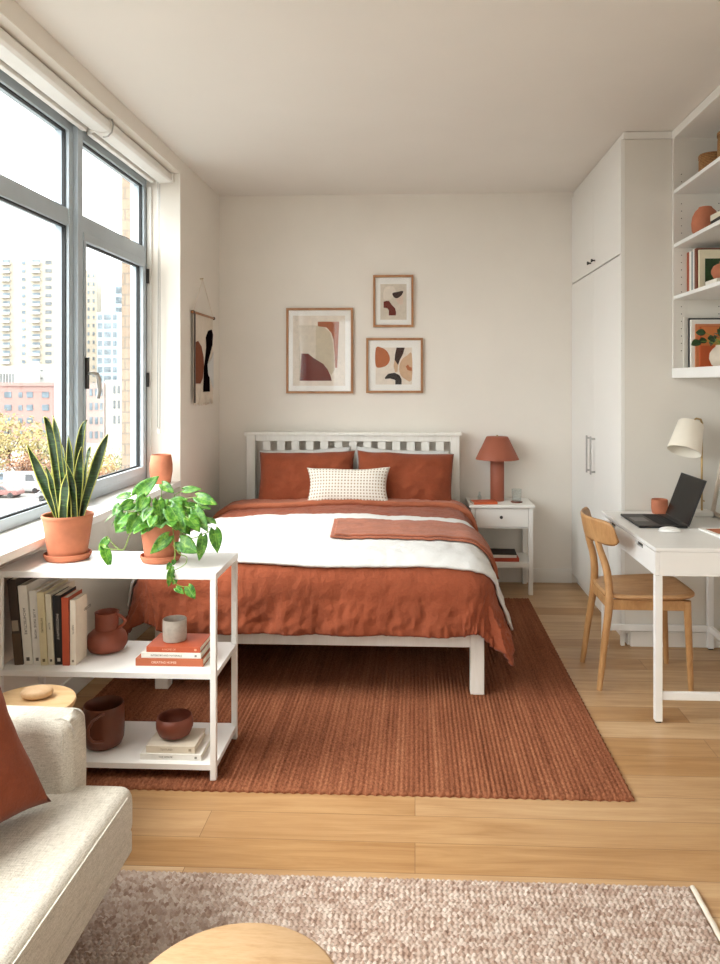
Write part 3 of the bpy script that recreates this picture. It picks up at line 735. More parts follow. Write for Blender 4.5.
# contents - top shelf: seagrass baskets
def basket(x, y, z, r, h, label, lid=False):
    t = thing('seagrass_basket', label, 'basket', (x, y, z))
    MB().lathe([(r*.9, 0), (r, h*.12), (r*1.02, h*.5), (r, h*.9), (r*.97, h), (r*.9, h), (r*.92, h*.85), (r*.88, .01), (0, .01)], (x, y, z), 40, True, False).build('woven_body', M['wicker'], t, smooth=True)
    MB().lathe([(r*1.03, h), (r*1.03, h+.018), (r*.97, h+.024), (0, h+.026), (0, h+.018), (r*.9, h+.01), (r*.95, h)], (x, y, z), 40, False, False).build('lid', M['wicker'], t, smooth=True)
basket(1.60, 4.10, 2.555, .064, .135, 'low round seagrass basket with lid at the far end of the top shelf')
basket(1.640, 3.90, 2.555, .082, .195, 'taller seagrass basket with lid on the top shelf, nearer the camera')
vx, vy = 1.562, 4.085
tag(MB().lathe([(.035, 0), (.055, .015), (.068, .05), (.071, .085), (.066, .12), (.052, .15), (.036, .165), (.033, .172), (.029, .17), (.045, .145), (.06, .115), (.065, .085), (.05, .02), (0, .012)], (vx, vy, 2.255), 44, True, False).build('round_vase', M['terra'], smooth=True), 'round terracotta vase on the second shelf from the top', 'vase')
flatbook('brown book at the bottom of the flat pile on the second shelf from the top', .03, .22, .2, '6B4430', 1.53, 3.83, 2.255, rz=-90)
flatbook('black book under the cream one in the flat pile on the second shelf', .032, .21, .2, '24211F', 1.528, 3.83, 2.2855, rz=-92)
flatbook('cream book on top of the flat pile on the second shelf', .03, .20, .19, 'E8DCC6', 1.535, 3.835, 2.318, rz=-88)
# third shelf: upright books, spines towards the room (-X)
row3 = [('rust book at the far end of the third shelf', .034, .24, 'A9502F'), ('white book beside the rust one on the third shelf', .028, .24, 'EDE8DD'),
        ('grey-blue book on the third shelf between two white ones', .024, .232, '8E9A9C'), ('slim white book right of the grey-blue one on the third shelf', .02, .245, 'E6E2DA'),
        ('brown book on the third shelf behind the picture book', .03, .24, '7F4631')]
y = 4.222
for lb, w, h, c in row3:
    y -= w/2; book(lb, w, h, .17, c, (1.515, y, 1.966), (0, 0, radians(-90))); y -= w/2+.0015
pb = book('picture book with a leafy green cover, front of the third shelf row', .018, .228, .20, 'E9DDC0', (1.522, y-.012, 1.966), (0, 0, radians(-90)))
m = MB(); m.box(.0091, .0096, .028, .19, .02, .18); m.build('cover_picture', M['darkleaf'], pb, local=True)
flatbook('white book under the clay orb on the third shelf', .03, .16, .18, 'E4DDD2', 1.535, 3.95, 1.966, rz=-90)
flatbook('thin cream book under the clay orb on the third shelf', .02, .15, .17, 'EFE9DC', 1.54, 3.95, 1.9965, rz=-90)
tag(MB().lathe([(.015, 0), (.034, .012), (.045, .035), (.045, .05), (.034, .072), (.016, .082), (.006, .085), (.005, .096), (0, .097)], (1.588, 3.95, 2.017), 32).build('clay_orb', M['terra'], smooth=True), 'small round clay ornament on books on the third shelf', 'ornament')
# bottom shelf
book('thin white book at the far end of the bottom shelf', .012, .285, .16, 'DFD9CC', (1.495, 4.216, 1.563), (0, 0, radians(-90)))
book('tall dark book behind the white one on the bottom shelf', .016, .275, .20, '2C2A2A', (1.512, 4.19, 1.563), (0, 0, radians(-90)))
book('white book standing between the dark and tan books on the bottom shelf', .02, .265, .19, 'E9E5DC', (1.516, 4.17, 1.563), (0, 0, radians(-90)))
book('tan-orange book just behind the bright orange one on the bottom shelf', .014, .24, .18, 'C57C4E', (1.535, 4.151, 1.563), (0, 0, radians(-90)))
ob = book('orange book in front of the row on the bottom shelf, behind the potted plant', .014, .225, .17, 'C2592C', (1.553, 4.135, 1.563), (0, 0, radians(-90)))
MB().box(.0071, .0076, .004, .168, .12, .222).build('cover_panel', cmat('CF7A40'), ob, local=True)
pl = thing('potted_plant', 'leafy green plant in a round cream vase on the bottom shelf', 'plant', (1.605, 3.96, 1.562))
MB().lathe([(.038, 0), (.056, .015), (.067, .045), (.064, .075), (.048, .098), (.036, .108), (.035, .116), (.031, .114), (.032, .106), (.055, .07), (.05, .02), (0, .012)], (1.605, 3.96, 1.562), 40, True, False).build('pot', plain('cream_clay', 'D3C3B0', .6, .04, 20), pl, smooth=True)
m = MB(); sb = MB()
def leafmesh(m, base, tip, nrm, w, cup=.15, droop=.0, heart=False, nv=8, nu=4):
    base, tip, nrm = Vector(base), Vector(tip), Vector(nrm); ax = tip-base; L = ax.length; ax.normalize()
    side = ax.cross(nrm).normalized(); up = side.cross(ax).normalized()
    if heart: prof = lambda t: max(.015, sin(pi*min(1, max(0, t*.97+.03))**.66))**.85
    else: prof = lambda t: max(0, sin(pi*t**.85))**.8
    def fn(u, v):
        a = 2*u-1; wd = w/2*prof(v)
        if heart: v2 = v-.10*(1-v)**2*(a*a)*1.6
        else: v2 = v
        return base+ax*L*v2+side*wd*a+up*(cup*w*(a*a)*prof(v)*.6+droop*L*(-(v-.5)**2+.25)+ .02*w*sin(9*v+3*a))
    m.grid(fn, nu, nv)
for k in range(26):
    a = random.uniform(0, 2*pi); e = random.uniform(-.1, 1.2); L = random.uniform(.06, .12)
    dd = Vector((cos(a)*cos(e), sin(a)*cos(e), sin(e)+.25)).normalized(); b0 = Vector((1.605, 3.96, 1.67))
    p1 = b0+dd*L
    sb.tube([b0, b0+dd*L*.6+Vector((0, 0, .01)), p1], .0015, 5)
    tipd = (dd+Vector((0, 0, -.6))).normalized()
    leafmesh(m, p1, p1+tipd*random.uniform(.045, .06), Vector((dd.x*.5-.2, -1, .5)), random.uniform(.036, .046), .15, .1)
m.build('foliage', M['darkleaf'], pl, smooth=True, solid=.0006); sb.build('stems', M['vine'], pl, smooth=True)
# ------------------------------------------------------------------ desk
DX0, DX1, DY0, DY1, DZ = 1.045, 1.66, 3.29, 4.235, .762
t = thing('desk', 'white desk with two slot-handled drawers and square metal legs, under the wall shelves', 'desk', (1.35, 3.77, 0))
B(DX0, DX1+.02, DY0, DY1, DZ-.016, DZ).build('desktop', M['white'], t, bevel=.002)
m = MB(); zb = .648
m.box(DX0+.02, DX1, DY0+.002, DY0+.018, zb, DZ-.017).box(DX0+.02, DX1, DY1-.018, DY1-.002, zb, DZ-.017).box(DX1-.018, DX1, DY0+.018, DY1-.018, zb, DZ-.017).box(DX0+.02, DX1, DY0+.002, DY1-.002, zb-.008, zb)
m.build('drawer_case', M['white'], t, bevel=.001)
ymid = (DY0+DY1)/2
for a, b_ in ((DY0+.004, ymid-.002), (ymid+.002, DY1-.004)):
    c = (a+b_)/2
    m = MB(); hw = .055
    m.box(DX0+.001, DX0+.017, a, c-hw, zb-.006, DZ-.019).box(DX0+.001, DX0+.017, c+hw, b_, zb-.006, DZ-.019)
    m.box(DX0+.001, DX0+.017, c-hw, c+hw, zb-.006, DZ-.043)
    m.box(DX0+.001, DX0+.017, c-hw, c+hw, DZ-.023, DZ-.019)
    m.box(DX0+.0165, DX0+.0195, a, b_, zb-.004, DZ-.02)
    d = m.build('drawer', M['white'], t)
    B(DX0+.012, DX0+.0164, c-hw, c+hw, DZ-.043, DZ-.023).build('slot_shade', M['dark'], d)  # dark panel set in the cut-out, standing in for its shade
LW = .031
for x in (DX0, DX1-LW-.005):
    for y in (DY0, DY1-LW): 
        l = B(x, x+LW, y, y+LW, 0.006, zb-.008).build('leg', M['metalw'], t, bevel=.002)
        B(x+.004, x+LW-.004, y+.004, y+LW-.004, 0, .006).build('foot_pad', M['gasket'], l)
B(DX0+LW, DX1-LW-.005, DY0+.006, DY0+LW-.006, .098, .132).build('stretcher', M['metalw'], t, bevel=.002)
B(DX0+LW, DX1-LW-.005, DY1-LW+.006, DY1-.006, .098, .132).build('stretcher', M['metalw'], t, bevel=.002)
B(DX1-LW, DX1-.011, DY0+LW, DY1-LW, .098, .132).build('stretcher', M['metalw'], t, bevel=.002)
# laptop (opens towards -X)
t = thing('laptop', 'dark grey laptop standing open on the white desk', 'laptop', (1.23, 3.91, DZ))
lx0, lx1, ly0, ly1 = 1.108, 1.345, 3.735, 4.075
B(lx0, lx1, ly0, ly1, DZ+.001, DZ+.013).build('base', M['steelgrey'], t, bevel=.003)
m = MB()
for r in range(5):
    for c in range(13):
        x = 1.215+r*.0195; y = ly0+.03+c*.0218
        m.box(x, x+.0165, y, y+.0185, DZ+.0131, DZ+.0145)
m.build('keyboard', M['gasket'], t)
B(1.122, 1.195, 3.85, 3.965, DZ+.0131, DZ+.0136).build('trackpad', plain('trackpad_grey', '4A4A4C', .3), t, bevel=.0002)
tip = Vector((1.428, 0, .992)); hg = Vector((lx1, 0, DZ+.01)); ax = (tip-hg).normalized(); no = Vector((-ax.z, 0, ax.x))
def scr(o0, o1, h0, h1, y0, y1): 
    q = []
    for y in (y0, y1):
        q.append([tuple(hg+ax*h+no*o+Vector((0, y, 0))) for h, o in ((h0, o0), (h1, o0), (h1, o1), (h0, o1))])
    return MB().loft(q)
ld = scr(-.007, 0, 0, .243, ly0, ly1).build('lid', M['steelgrey'], t, bevel=.002)
scr(0, .0012, .008, .238, ly0+.005, ly1-.005).build('screen', M['screen'], ld)
# mouse
m = MB()
def ms(u, v):
    a = u*2*pi; e = v*pi/2
    return (1.228+.030*cos(a)*cos(e)**.7, 3.655+.052*sin(a)*cos(e)**.7, DZ+.002+.022*sin(e))
m.grid(ms, 32, 10); m.lathe([(0, 0), (.0, 0)], (1.228, 3.655, DZ), 3) if False else None
mo = m.build('computer_mouse', M['white'], smooth=True, weld=True); tag(mo, 'white computer mouse on the desk in front of the laptop', 'mouse'); mo.rotation_euler = (0, 0, radians(80))
# mug
def mug(name, c, r, h, mat, label, cat='cup', handle=None, prof=None):
    t = thing(name, label, cat, c)
    p = prof or [(r*.9, 0), (r*.97, .004), (r, h*.3), (r, h-.003), (r*.97, h), (r*.9, h-.002), (r*.9, .012), (0, .01)]
    MB().lathe(p, c, 40, True, False).build('body', mat, t, smooth=True)
    return t
cup = MB().lathe([(.036, 0), (.04, .006), (.044, .03), (.043, .075), (.041, .079), (.038, .076), (.038, .012), (0, .009)], (1.345, 4.165, DZ), 40, True, False).build('clay_cup', M['terra'], smooth=True)
tag(cup, 'small terracotta cup on the desk behind the laptop', 'cup')
# desk lamp
t = thing('desk_lamp', 'brass desk lamp with a tilted cream shade behind the laptop', 'lamp', (1.545, 4.11, DZ))
B(1.50, 1.60, 4.06, 4.165, DZ, DZ+.028).build('base', M['cab'], t, bevel=.006, seg=3)
MB().tube([(1.553, 4.11, DZ+.028), (1.553, 4.11, 1.262)], .0055, 12).build('pole', M['brass'], t, smooth=True)
MB().tube([(1.556, 4.11, 1.258), (1.545, 4.105, 1.283), (1.52, 4.10, 1.288), (1.495, 4.09, 1.272)], .0055, 10).build('arm', M['brass'], t, smooth=True)
MB().tube([(1.553, 4.098, .845), (1.553, 4.078, .845)], .004, 10).build('switch_pin', M['brass'], t, smooth=True)
sh = MB(); sh.T = Matrix.Translation((1.492, 4.10, 1.264)) @ Matrix.Rotation(radians(-18), 4, 'X') @ Matrix.Rotation(radians(19), 4, 'Y')
sh.lathe([(0, 0), (.062, 0), (.066, -.004), (.088, -.168), (.0865, -.168), (.064, -.006), (0, -.004)], (0, 0, 0), 48, False, False)
sh.build('lamp_shade', M['shade'], t, smooth=True)
sb_ = MB(); sb_.T = sh.T; sb_.lathe([(0, -.03), (.014, -.03), (.014, -.06), (.028, -.08), (.03, -.1), (.02, -.122), (0, -.126)], (0, 0, 0), 20); sb_.build('light_bulb', M['white'], t, smooth=True)
# framed print leaning on the right wall
t = thing('leaning_frame', 'large framed abstract print leaning on the wall at the back of the desk', 'picture', (1.6, 3.85, DZ))
F0 = Vector((1.630, 0, DZ+.001)); F1 = Vector((1.742, 0, 1.40)); ax = (F1-F0).normalized(); no = Vector((-ax.z, 0, ax.x)); FL = (F1-F0).length
def fb(mb, h0, h1, y0, y1, o0, o1):
    return mb.loft([[tuple(F0+ax*h+no*o+Vector((0, y, 0))) for h, o in ((h0, o0), (h1, o0), (h1, o1), (h0, o1))] for y in (y0, y1)])
fy0, fy1, fw = 3.62, 4.125, .014
m = MB(); fb(m, 0, fw+.006, fy0, fy1, 0, .028); fb(m, FL-fw, FL, fy0, fy1, 0, .028); fb(m, fw, FL-fw, fy0, fy0+fw, 0, .028); fb(m, fw, FL-fw, fy1-fw, fy1, 0, .028)
m.build('frame', plain('pale_frame_wood', 'D6C6B4', .5, .04, 20), t, bevel=.001)
fb(MB(), fw, FL-fw, fy0+fw, fy1-fw, .004, .009).build('mat_board', M['mat'], t)
m = MB()
def fp(mb, k, mi, pts):
    mb.mi = mi; mb.poly([tuple(F0+ax*h+no*(.0095+.0004*k)+Vector((0, y, 0))) for y, h in pts], no, .0004)
fp(m, 0, 0, [(3.67, .09), (3.67, .57), (4.07, .57), (4.07, .09)][::-1])
fp(m, 1, 1, [(4.05, .34), (4.04, .47), (3.98, .50), (3.86, .49), (3.80, .40), (3.84, .33), (3.95, .31)])
for k in range(7): fp(m, 1, 2, [(4.05-k*.045, .12), (4.05-k*.045, .25), (4.025-k*.045, .25), (4.025-k*.045, .12)])
m.build('print', [M['mat'], M['pmar'], M['pgreen']], t)
fb(MB(), fw, FL-fw, fy0+fw, fy1-fw, .0185, .0195).build('glass_pane', M['pglass'], t)
# booklet
bk = thing('magazine', 'white magazine with an orange cover picture on the front of the desk', 'magazine', (1.50, 3.60, DZ), (0, 0, radians(8)))
B(-.10, .12, -.12, .12, 0, .008).build('pages', M['mat'], bk, local=True, bevel=.001)
B(-.075, .10, -.02, .10, .0081, .0087).build('cover_picture', M['pora'], bk, local=True)

# ------------------------------------------------------------------ chair
t = thing('dining_chair', 'light oak chair with curved backrest drawn up to the white desk', 'chair', (1.1, 3.83, 0))
w_ = M['chairoak']
def legtube(pts, rs, name):
    m = MB(); P = []; R_ = []
    n = len(pts)
    for i in range(n-1):
        for k in range(6):
            s = k/6; p0 = Vector(pts[max(i-1, 0)]); p1 = Vector(pts[i]); p2 = Vector(pts[i+1]); p3 = Vector(pts[min(i+2, n-1)])
            P.append(.5*((2*p1)+(p2-p0)*s+(2*p0-5*p1+4*p2-p3)*s*s+(3*p1-p0-3*p2+p3)*s**3)); R_.append(rs[i]*(1-s)+rs[i+1]*s)
    P.append(Vector(pts[-1])); R_.append(rs[-1])
    m.tube(P, R_, 16); return m.build(name, w_, t, smooth=True)
for yf, ys, yt in ((3.635, 3.655, 3.70), (4.00, 3.965, 3.925)):
    legtube([(.888, yf, 0), (.915, (yf+ys)/2, .22), (.94, ys, .42), (.935, (ys+yt)/2, .56), (.902, yt, .68), (.888, yt, .755)], [.0135, .017, .020, .019, .016, .012], 'rear_leg')
for yf in (3.645, 3.995):
    legtube([(1.326, yf, 0), (1.318, yf, .2), (1.308, yf, .432)], [.0125, .016, .018], 'front_leg')
# backrest: bent board
m = MB()
def back(side):
    def g(u, v):
        a = 2*u-1; b = 2*v-1
        y = 3.812+.250*a; x = .862+.090*a*a+side*(.0085)*(1-abs(a)**8)**.5*(1-abs(b)**8)**.5
        hh = .062*(1-abs(a)**14*.5)
        return (x-.012*b, y, .760+hh*b)
    return g
m.grid(back(1), 40, 14, flip=False); m.grid(back(-1), 40, 14, flip=True)
o = m.build('backrest', w_, t, smooth=True, weld=True); 
# seat: D-shaped dished board
m = MB()
def outline(a):
    # superellipse, wider at the front
    c, s = cos(a), sin(a); e = .42
    x = abs(c)**e*(1 if c > 0 else -1); y = abs(s)**e*(1 if s > 0 else -1)
    return Vector((1.143+.218*x, 3.82+(.203+.016*x)*y, 0))
rings = []
for rr, zt in ((0.02, -.010), (.3, -.0095), (.6, -.007), (.85, -.002), (.97, .0), (1.0, -.006), (1.0, -.014), (.96, -.022), (.6, -.03), (.02, -.032)):
    ring = []
    for k in range(72):
        a = 2*pi*k/72; p = outline(a); c = Vector((1.122, 3.82, 0)); q = c+(p-c)*rr
        ring.append((q.x, q.y, .457+zt+.008*((q.x-1.0)/.23)*rr*(.0 if q.x < 1 else 1)))
    rings.append(ring)
m.loft(rings[::-1]); m.build('seat', M['seatoak'], t, smooth=True)
for y in (3.655, 3.965): 
    m = MB(); m.bar((.945, y, .408), (1.30, y-.005 if y < 3.8 else y+.02, .408), .018, .05); m.build('apron', w_, t, bevel=.003)
m = MB(); m.bar((1.30, 3.655, .408), (1.30, 3.985, .408), .018, .05); m.build('apron', w_, t, bevel=.003)
m = MB(); m.bar((.94, 3.67, .408), (.94, 3.955, .408), .018, .05); m.build('apron', w_, t, bevel=.003)

# ------------------------------------------------------------------ rugs with modelled weave
def weave(name, mat, x0, x1, y0, y1, hfun, res, base, parent_tag, yaw=0):
    nx, ny = int((x1-x0)/res[0]), int((y1-y0)/res[1])
    vs = []; 
    for j in range(ny+1):
        y = y0+(y1-y0)*j/ny
        for i in range(nx+1):
            x = x0+(x1-x0)*i/nx
            ex = min(x-x0, x1-x, y-y0, y1-y)
            vs.append((x+.0025*sin(y*160)*(1 if (i == 0 or i == nx) else 0), y+.003*sin(x*190)*(1 if (j == 0 or j == ny) else 0), base+hfun(x, y)*min(1, .25+ex/.012)))
    fs = [(j*(nx+1)+i, j*(nx+1)+i+1, (j+1)*(nx+1)+i+1, (j+1)*(nx+1)+i) for j in range(ny) for i in range(nx)]
    b = len(vs); ring = [i for i in range(nx+1)]+[(j)*(nx+1)+nx for j in range(1, ny+1)]+[ny*(nx+1)+i for i in range(nx-1, -1, -1)]+[j*(nx+1) for j in range(ny-1, 0, -1)]
    vs += [(vs[k][0], vs[k][1], 0.0005) for k in ring]; L = len(ring)
    fs += [(ring[(k+1) % L], ring[k], b+k, b+(k+1) % L) for k in range(L)]
    m = MB(); m.add(vs, fs); o = m.build(name, mat, smooth=True); o.data.set_sharp_from_angle(angle=radians(180)); return o
P1 = .0185
def h1(x, y):
    k = math.floor(x/P1); u = x/P1-k
    r = sqrt(max(0, 1-(2*u-1)**2))
    t_ = sin(2*pi*(y/.024+ .5*(k % 2)+.25*sin(k*12.9898)))
    return .0085*r+.0030*t_*r+.002*mn.noise(Vector((k*3.1, y*28, 0)))
rg = weave('jute_rug', M['jute'], -1.50, .775, 2.668, 5.12, h1, (.0046, .0065), .007, None)
tag(rg, 'large ribbed rust jute rug under the bed', 'rug')
PX_, PY_ = .0155, .0125
def h2(x, y):
    j = math.floor(y/PY_); v = y/PY_-j; xx = x/PX_+.5*(j % 2)+.12*sin(j*78.2); i = math.floor(xx); u = xx-i
    rnd = sin(i*127.1+j*311.7)*43758.5; rnd -= math.floor(rnd)
    d = ((2*u-1)**2+(2*v-1)**2)
    return max(0, 1-d*.8)**.55*(.010+.004*rnd)
r2 = weave('area_rug', M['boucle'], -1.35, .80, .95, 2.212, h2, (.0036, .0034), .006, None)
tag(r2, 'nubby pink-beige woven rug in the foreground under the round table', 'rug')
m = MB(); m.tube([(.808, .95+k*.03, .010+.002*(k % 2)) for k in range(43)], .008, 8, flat=.7); m.build('hem', M['hem'], r2, smooth=True)

# ------------------------------------------------------------------ white open shelf unit
t = thing('shelf_unit', 'low white metal shelving unit with three shelves at the foot of the bed, left', 'shelf', (-1.14, 2.9, 0))
UX0, UX1, UY0, UY1 = -1.566, -.733, 2.715, 3.055
PW = .022
for x in (UX0, UX1-PW):
    for y in (UY0, UY1-PW):
        z1 = .7545
        B(x, x+PW, y, y+PW, .0145, z1).build('post', M['metalw'], t, bevel=.0015)
for z, th in ((.779, .0245), (.407, .02), (.072, .02)):
    if z > .7: B(UX0-.002, UX1+.002, UY0-.002, UY1+.002, z-th, z).build('shelf_board', M['metalw'], t, bevel=.002)
    else:
        m = MB(); m.box(UX0+PW, UX1-PW, UY0+.001, UY1-.001, z-th, z); m.box(UX0+.002, UX0+PW, UY0+PW, UY1-PW, z-th, z).box(UX1-PW, UX1-.002, UY0+PW, UY1-PW, z-th, z)
        m.build('shelf_board', M['metalw'], t)
ZT_, ZM_, ZB_ = .779, .407, .072
# books standing on the middle shelf (left group)
sh_ = [('dark illustrated book with worn spine, leftmost upright book on the white shelf unit', .034, .325, .22, '3E3027', 'A8937B', None, 5.5),
 ('tall white book second from left on the white shelf unit', .034, .302, .2, 'E9E3D8', '5A5248', 'ARCHITECTURE', 5.),
 ('white book third from left on the white shelf unit', .030, .281, .2, 'EBE7DF', '6A645C', 'A LIFE MADE  HOME', 4.),
 ('pale yellow book fourth from left on the white shelf unit', .027, .277, .2, 'DCCFA8', '6A5C38', 'INTERIORS', 3.4),
 ('cream book fifth from left on the white shelf unit, beside the black one', .022, .270, .2, 'DDD5BF', '5A5240', 'SLOW', 3.),
 ('black book on the white shelf unit, left of the orange one', .032, .264, .13, '1D1B1B', 'CFC8BC', 'PHOTOGRAPHY', 2.4),
 ('orange book standing between the black and the last cream book on the shelf unit', .026, .258, .12, 'B84F30', 'B84F30', None, 1.2),
 ('cream book at the right end of the upright row, leaning by the clay jug', .022, .248, .098, 'E8DBC8', '8D7E6B', 'OBJECTS', .2)]
x = -1.522
for k, (lb, w, h, d, c, tc, ti, ln) in enumerate(sh_):
    x += w/2
    bb = book(lb, w, h, d, c, (x, 2.772+.004*(k % 3), ZM_+.0005), (0, radians(-ln), 0), title=ti, tcol=tc, ts=w*.42, dot=True)
    if k == 0:
        MB().box(-w*.5, w*.5, -.0024, -.0014, .0, .12).build('spine_label', cmat('54412F'), bb, local=True)
        MB().box(-w*.36, w*.36, -.003, -.0022, .13, .17).build('spine_picture', cmat('9C8B78'), bb, local=True)
    if k == 7: text('OBJECTS', .016, cmat('8D7E6B'), bb, (w/2+.0004, .1, .19), (radians(90), 0, radians(90)), 'cover_title')
    x += w/2+.0012
# jug
jx, jy = -1.236, 2.94
t = thing('clay_jug', 'squat rust clay jug with a round loop handle, beside the upright books', 'jug', (jx, jy, ZM_))
MB().lathe([(.045, 0), (.066, .007), (.0795, .029), (.079, .050), (.072, .069), (.056, .083), (.0455, .088), (.045, .094), (.045, .146), (.047, .155), (.044, .157), (.041, .150), (.041, .09), (.055, .072), (.07, .04), (.05, .014), (0, .012)], (jx, jy, ZM_), 48, True, False).build('body', M['terrad'], t, smooth=True)
MB().tube([(jx+.040+.034*sin(pi*k/12)**.8, jy-.0, ZM_+.146-.056*k/12) for k in range(13)], .0062, 10).build('handle', M['terrad'], t, smooth=True)
# right stack on the middle shelf
sx, sy = -.895, 2.80
flatbook('brown-rust book at the bottom of the pile on the middle shelf of the white unit', .028, .260, .16, 'B4613F', -.930, 2.785, ZM_, title='CREATING HOMES', tcol='EBD2BF', ts=.0115, dot=False)
flatbook('white book in the middle of the pile on the middle shelf of the white unit', .020, .230, .158, 'ECE8E0', -.925, 2.79, ZM_+.0285, title='INTERIORS AND MATERIALS', tcol='75726C', ts=.0095, dot=True)
flatbook('orange book on top of the pile on the middle shelf, under the stoneware cup', .021, .208, .155, 'BE5836', -.918, 2.795, ZM_+.049, title='A HOME OF', tcol='E7A98C', ts=.010, dot=True)
q = MB().lathe([(.040, 0), (.044, .003), (.0455, .02), (.0455, .082), (.044, .084), (.0415, .082), (.0415, .01), (0, .008)], (-.937, 2.87, ZM_+.0705), 44, True, False).build('stoneware_cup', M['stone'], smooth=True)
tag(q, 'grey-beige stoneware cup on the book pile of the middle shelf', 'cup')
# bottom shelf: brown jug, books, bowl
jx, jy = -1.210, 2.85
t = thing('brown_pitcher', 'dark brown glazed pitcher with a looped front handle on the bottom shelf', 'jug', (jx, jy, ZB_))
MB().lathe([(.05, 0), (.066, .008), (.075, .03), (.077, .07), (.076, .12), (.075, .158), (.0735, .162), (.070, .158), (.071, .12), (.07, .04), (.055, .014), (0, .012)], (jx, jy, ZB_), 48, True, False).build('body', M['brownclay'], t, smooth=True)
HP = [Vector(p) for p in ((jx+.030, jy-.068, ZB_+.150), (jx+.010, jy-.095, ZB_+.148), (jx-.012, jy-.108, ZB_+.125), (jx-.016, jy-.112, ZB_+.095), (jx-.008, jy-.108, ZB_+.068), (jx+.008, jy-.096, ZB_+.052), (jx+.028, jy-.070, ZB_+.045))]
MB().tube([HP[0].lerp(HP[1], .0)]+[(HP[i]*.25+HP[i+1]*.5+HP[min(i+2, 6)]*.25) if k_ else HP[i].lerp(HP[i+1], .5) for i in range(5) for k_ in (0, 1)]+[HP[6]], .0055, 10).build('handle', M['brownclay'], t, smooth=True)
flatbook('white book at the bottom of the pile on the bottom shelf of the white unit', .022, .232, .16, 'EAE6DF', -.912, 2.745, ZB_, title='THE HOUSE', tcol='8A857C', ts=.010, dot=True)
flatbook('cream book under the clay bowl on the bottom shelf of the white unit', .026, .185, .15, 'DDD2C0', -.915, 2.752, ZB_+.0225, title='TEXTURES', tcol='A0927C', ts=.010, dot=True)
q = MB().lathe([(.034, 0), (.058, .013), (.069, .039), (.070, .058), (.064, .079), (.062, .080), (.060, .075), (.065, .056), (.063, .039), (.05, .018), (0, .011)], (-.924, 2.83, ZB_+.049), 48, True, False).build('clay_bowl', M['redclay'], smooth=True)
tag(q, 'round rust clay bowl on the books of the bottom shelf', 'bowl')

# ------------------------------------------------------------------ snake plant
spx, spy = -1.384, 2.915
def potted(c, rt, rb, h, rs, mt):
    z0 = c[2]
    MB().lathe([(rs*.82, 0), (rs*.9, .003), (rs, .018), (rs*1.0, .026), (rs*.955, .027), (rs*.93, .016), (rb*.98, .009), (0, .009)], c, 52, True, False)
    return [(rb*.92, .010), (rb, .012), (rt*.965, h-.018), (rt*.97, h-.016), (rt, h-.012), (rt, h-.002), (rt*.985, h), (rt*.93, h-.002), (rt*.92, h-.02), (rb*.9, .02), (0, .018)]
def pot_parts(t, c, rt, rb, h, rs):
    MB().lathe(potted(c, rt, rb, h, rs, None), c, 56, True, False).build('pot', M['terra'], t, smooth=True)
    MB().lathe([(rs*.82, 0), (rs*.9, .002), (rs, .018), (rs, .026), (rs*.955, .027), (rs*.93, .014), (rb*.9, .008), (0, .008)], c, 56, True, False).build('saucer', M['terra'], t, smooth=True)
    MB().lathe([(rt*.91, h-.024), (rt*.5, h-.018), (0, h-.016)], c, 40, False, False).build('soil', M['soil'], t, smooth=True)
t = thing('snake_plant', 'tall snake plant with yellow-edged leaves in a terracotta pot on the white shelf unit', 'plant', (spx, spy, ZT_))
c = (spx, spy, ZT_)
pot_parts(t, c, .098, .072, .180, .090)
zs_ = ZT_+.162
SL = [ # tip, mid, base (pixels as seen at the plant), half depth offset, width
 ((26.6, 444.6), (42, 478), (57, 520), .02, .047), ((43.3, 417.5), (51.5, 441), (61, 500), -.005, .036), ((52.7, 416), (58, 446), (66, 515), .03, .036),
 ((68, 435), (70, 466), (70, 518), .02, .034), ((87.3, 420), (79.5, 446), (74, 515), .045, .036), ((108, 434), (97, 463), (80.5, 520), .0, .046),
 ((81.5, 447), (78.5, 478), (77, 520), -.02, .044), ((90.6, 446.5), (86, 466), (80, 512), .05, .028), ((67.3, 470), (64, 497), (62.5, 521), -.045, .054),
 ((64, 458), (72, 487), (75.5, 521), -.04, .036), ((54, 456), (55.5, 478), (60, 516), .05, .034), ((45, 466), (53, 488), (58, 520), .0, .032), ((60, 443), (65, 470), (68, 514), .055, .032)]
for k, (tp, md, bs, dy, wd) in enumerate(SL):
    yy = spy+dy
    P = [at(*bs, y=yy), at(*md, y=yy-.01), at(*tp, y=yy-.01+dy*.5)]
    P[0].z = zs_-.01; P[0].x = spx+(P[0].x-spx)*.9
    L = 30; tw = radians(random.uniform(-22, 22)); phi0 = random.uniform(-.3, .3)
    def curve(s): return P[0]*(1-s)*(1-2*s)+P[1]*4*s*(1-s)+P[2]*s*(2*s-1)
    wd *= .93
    def fn(u, v):
        p = curve(v); tg = (curve(min(1, v+.01))-curve(max(0, v-.01))).normalized()
        ang = tw*v*1.6+phi0; sd = Vector((cos(ang), sin(ang), 0)); sd = (sd-tg*sd.dot(tg)).normalized(); nn = sd.cross(tg)
        prof = (.62+.38*min(1, v/.5))*(1 if v < .42 else max(.012, (1-((v-.42)/.58)**1.75)))
        a = 2*u-1
        return p+sd*a*wd/2*prof - nn*(1-a*a)*wd*.16*(1-v*.4)+nn*.003*sin(11*v+k+2*a)
    MB().grid(fn, 10, L).build('leaf', M['snake'], t, smooth=True, solid=.0022, soff=0)

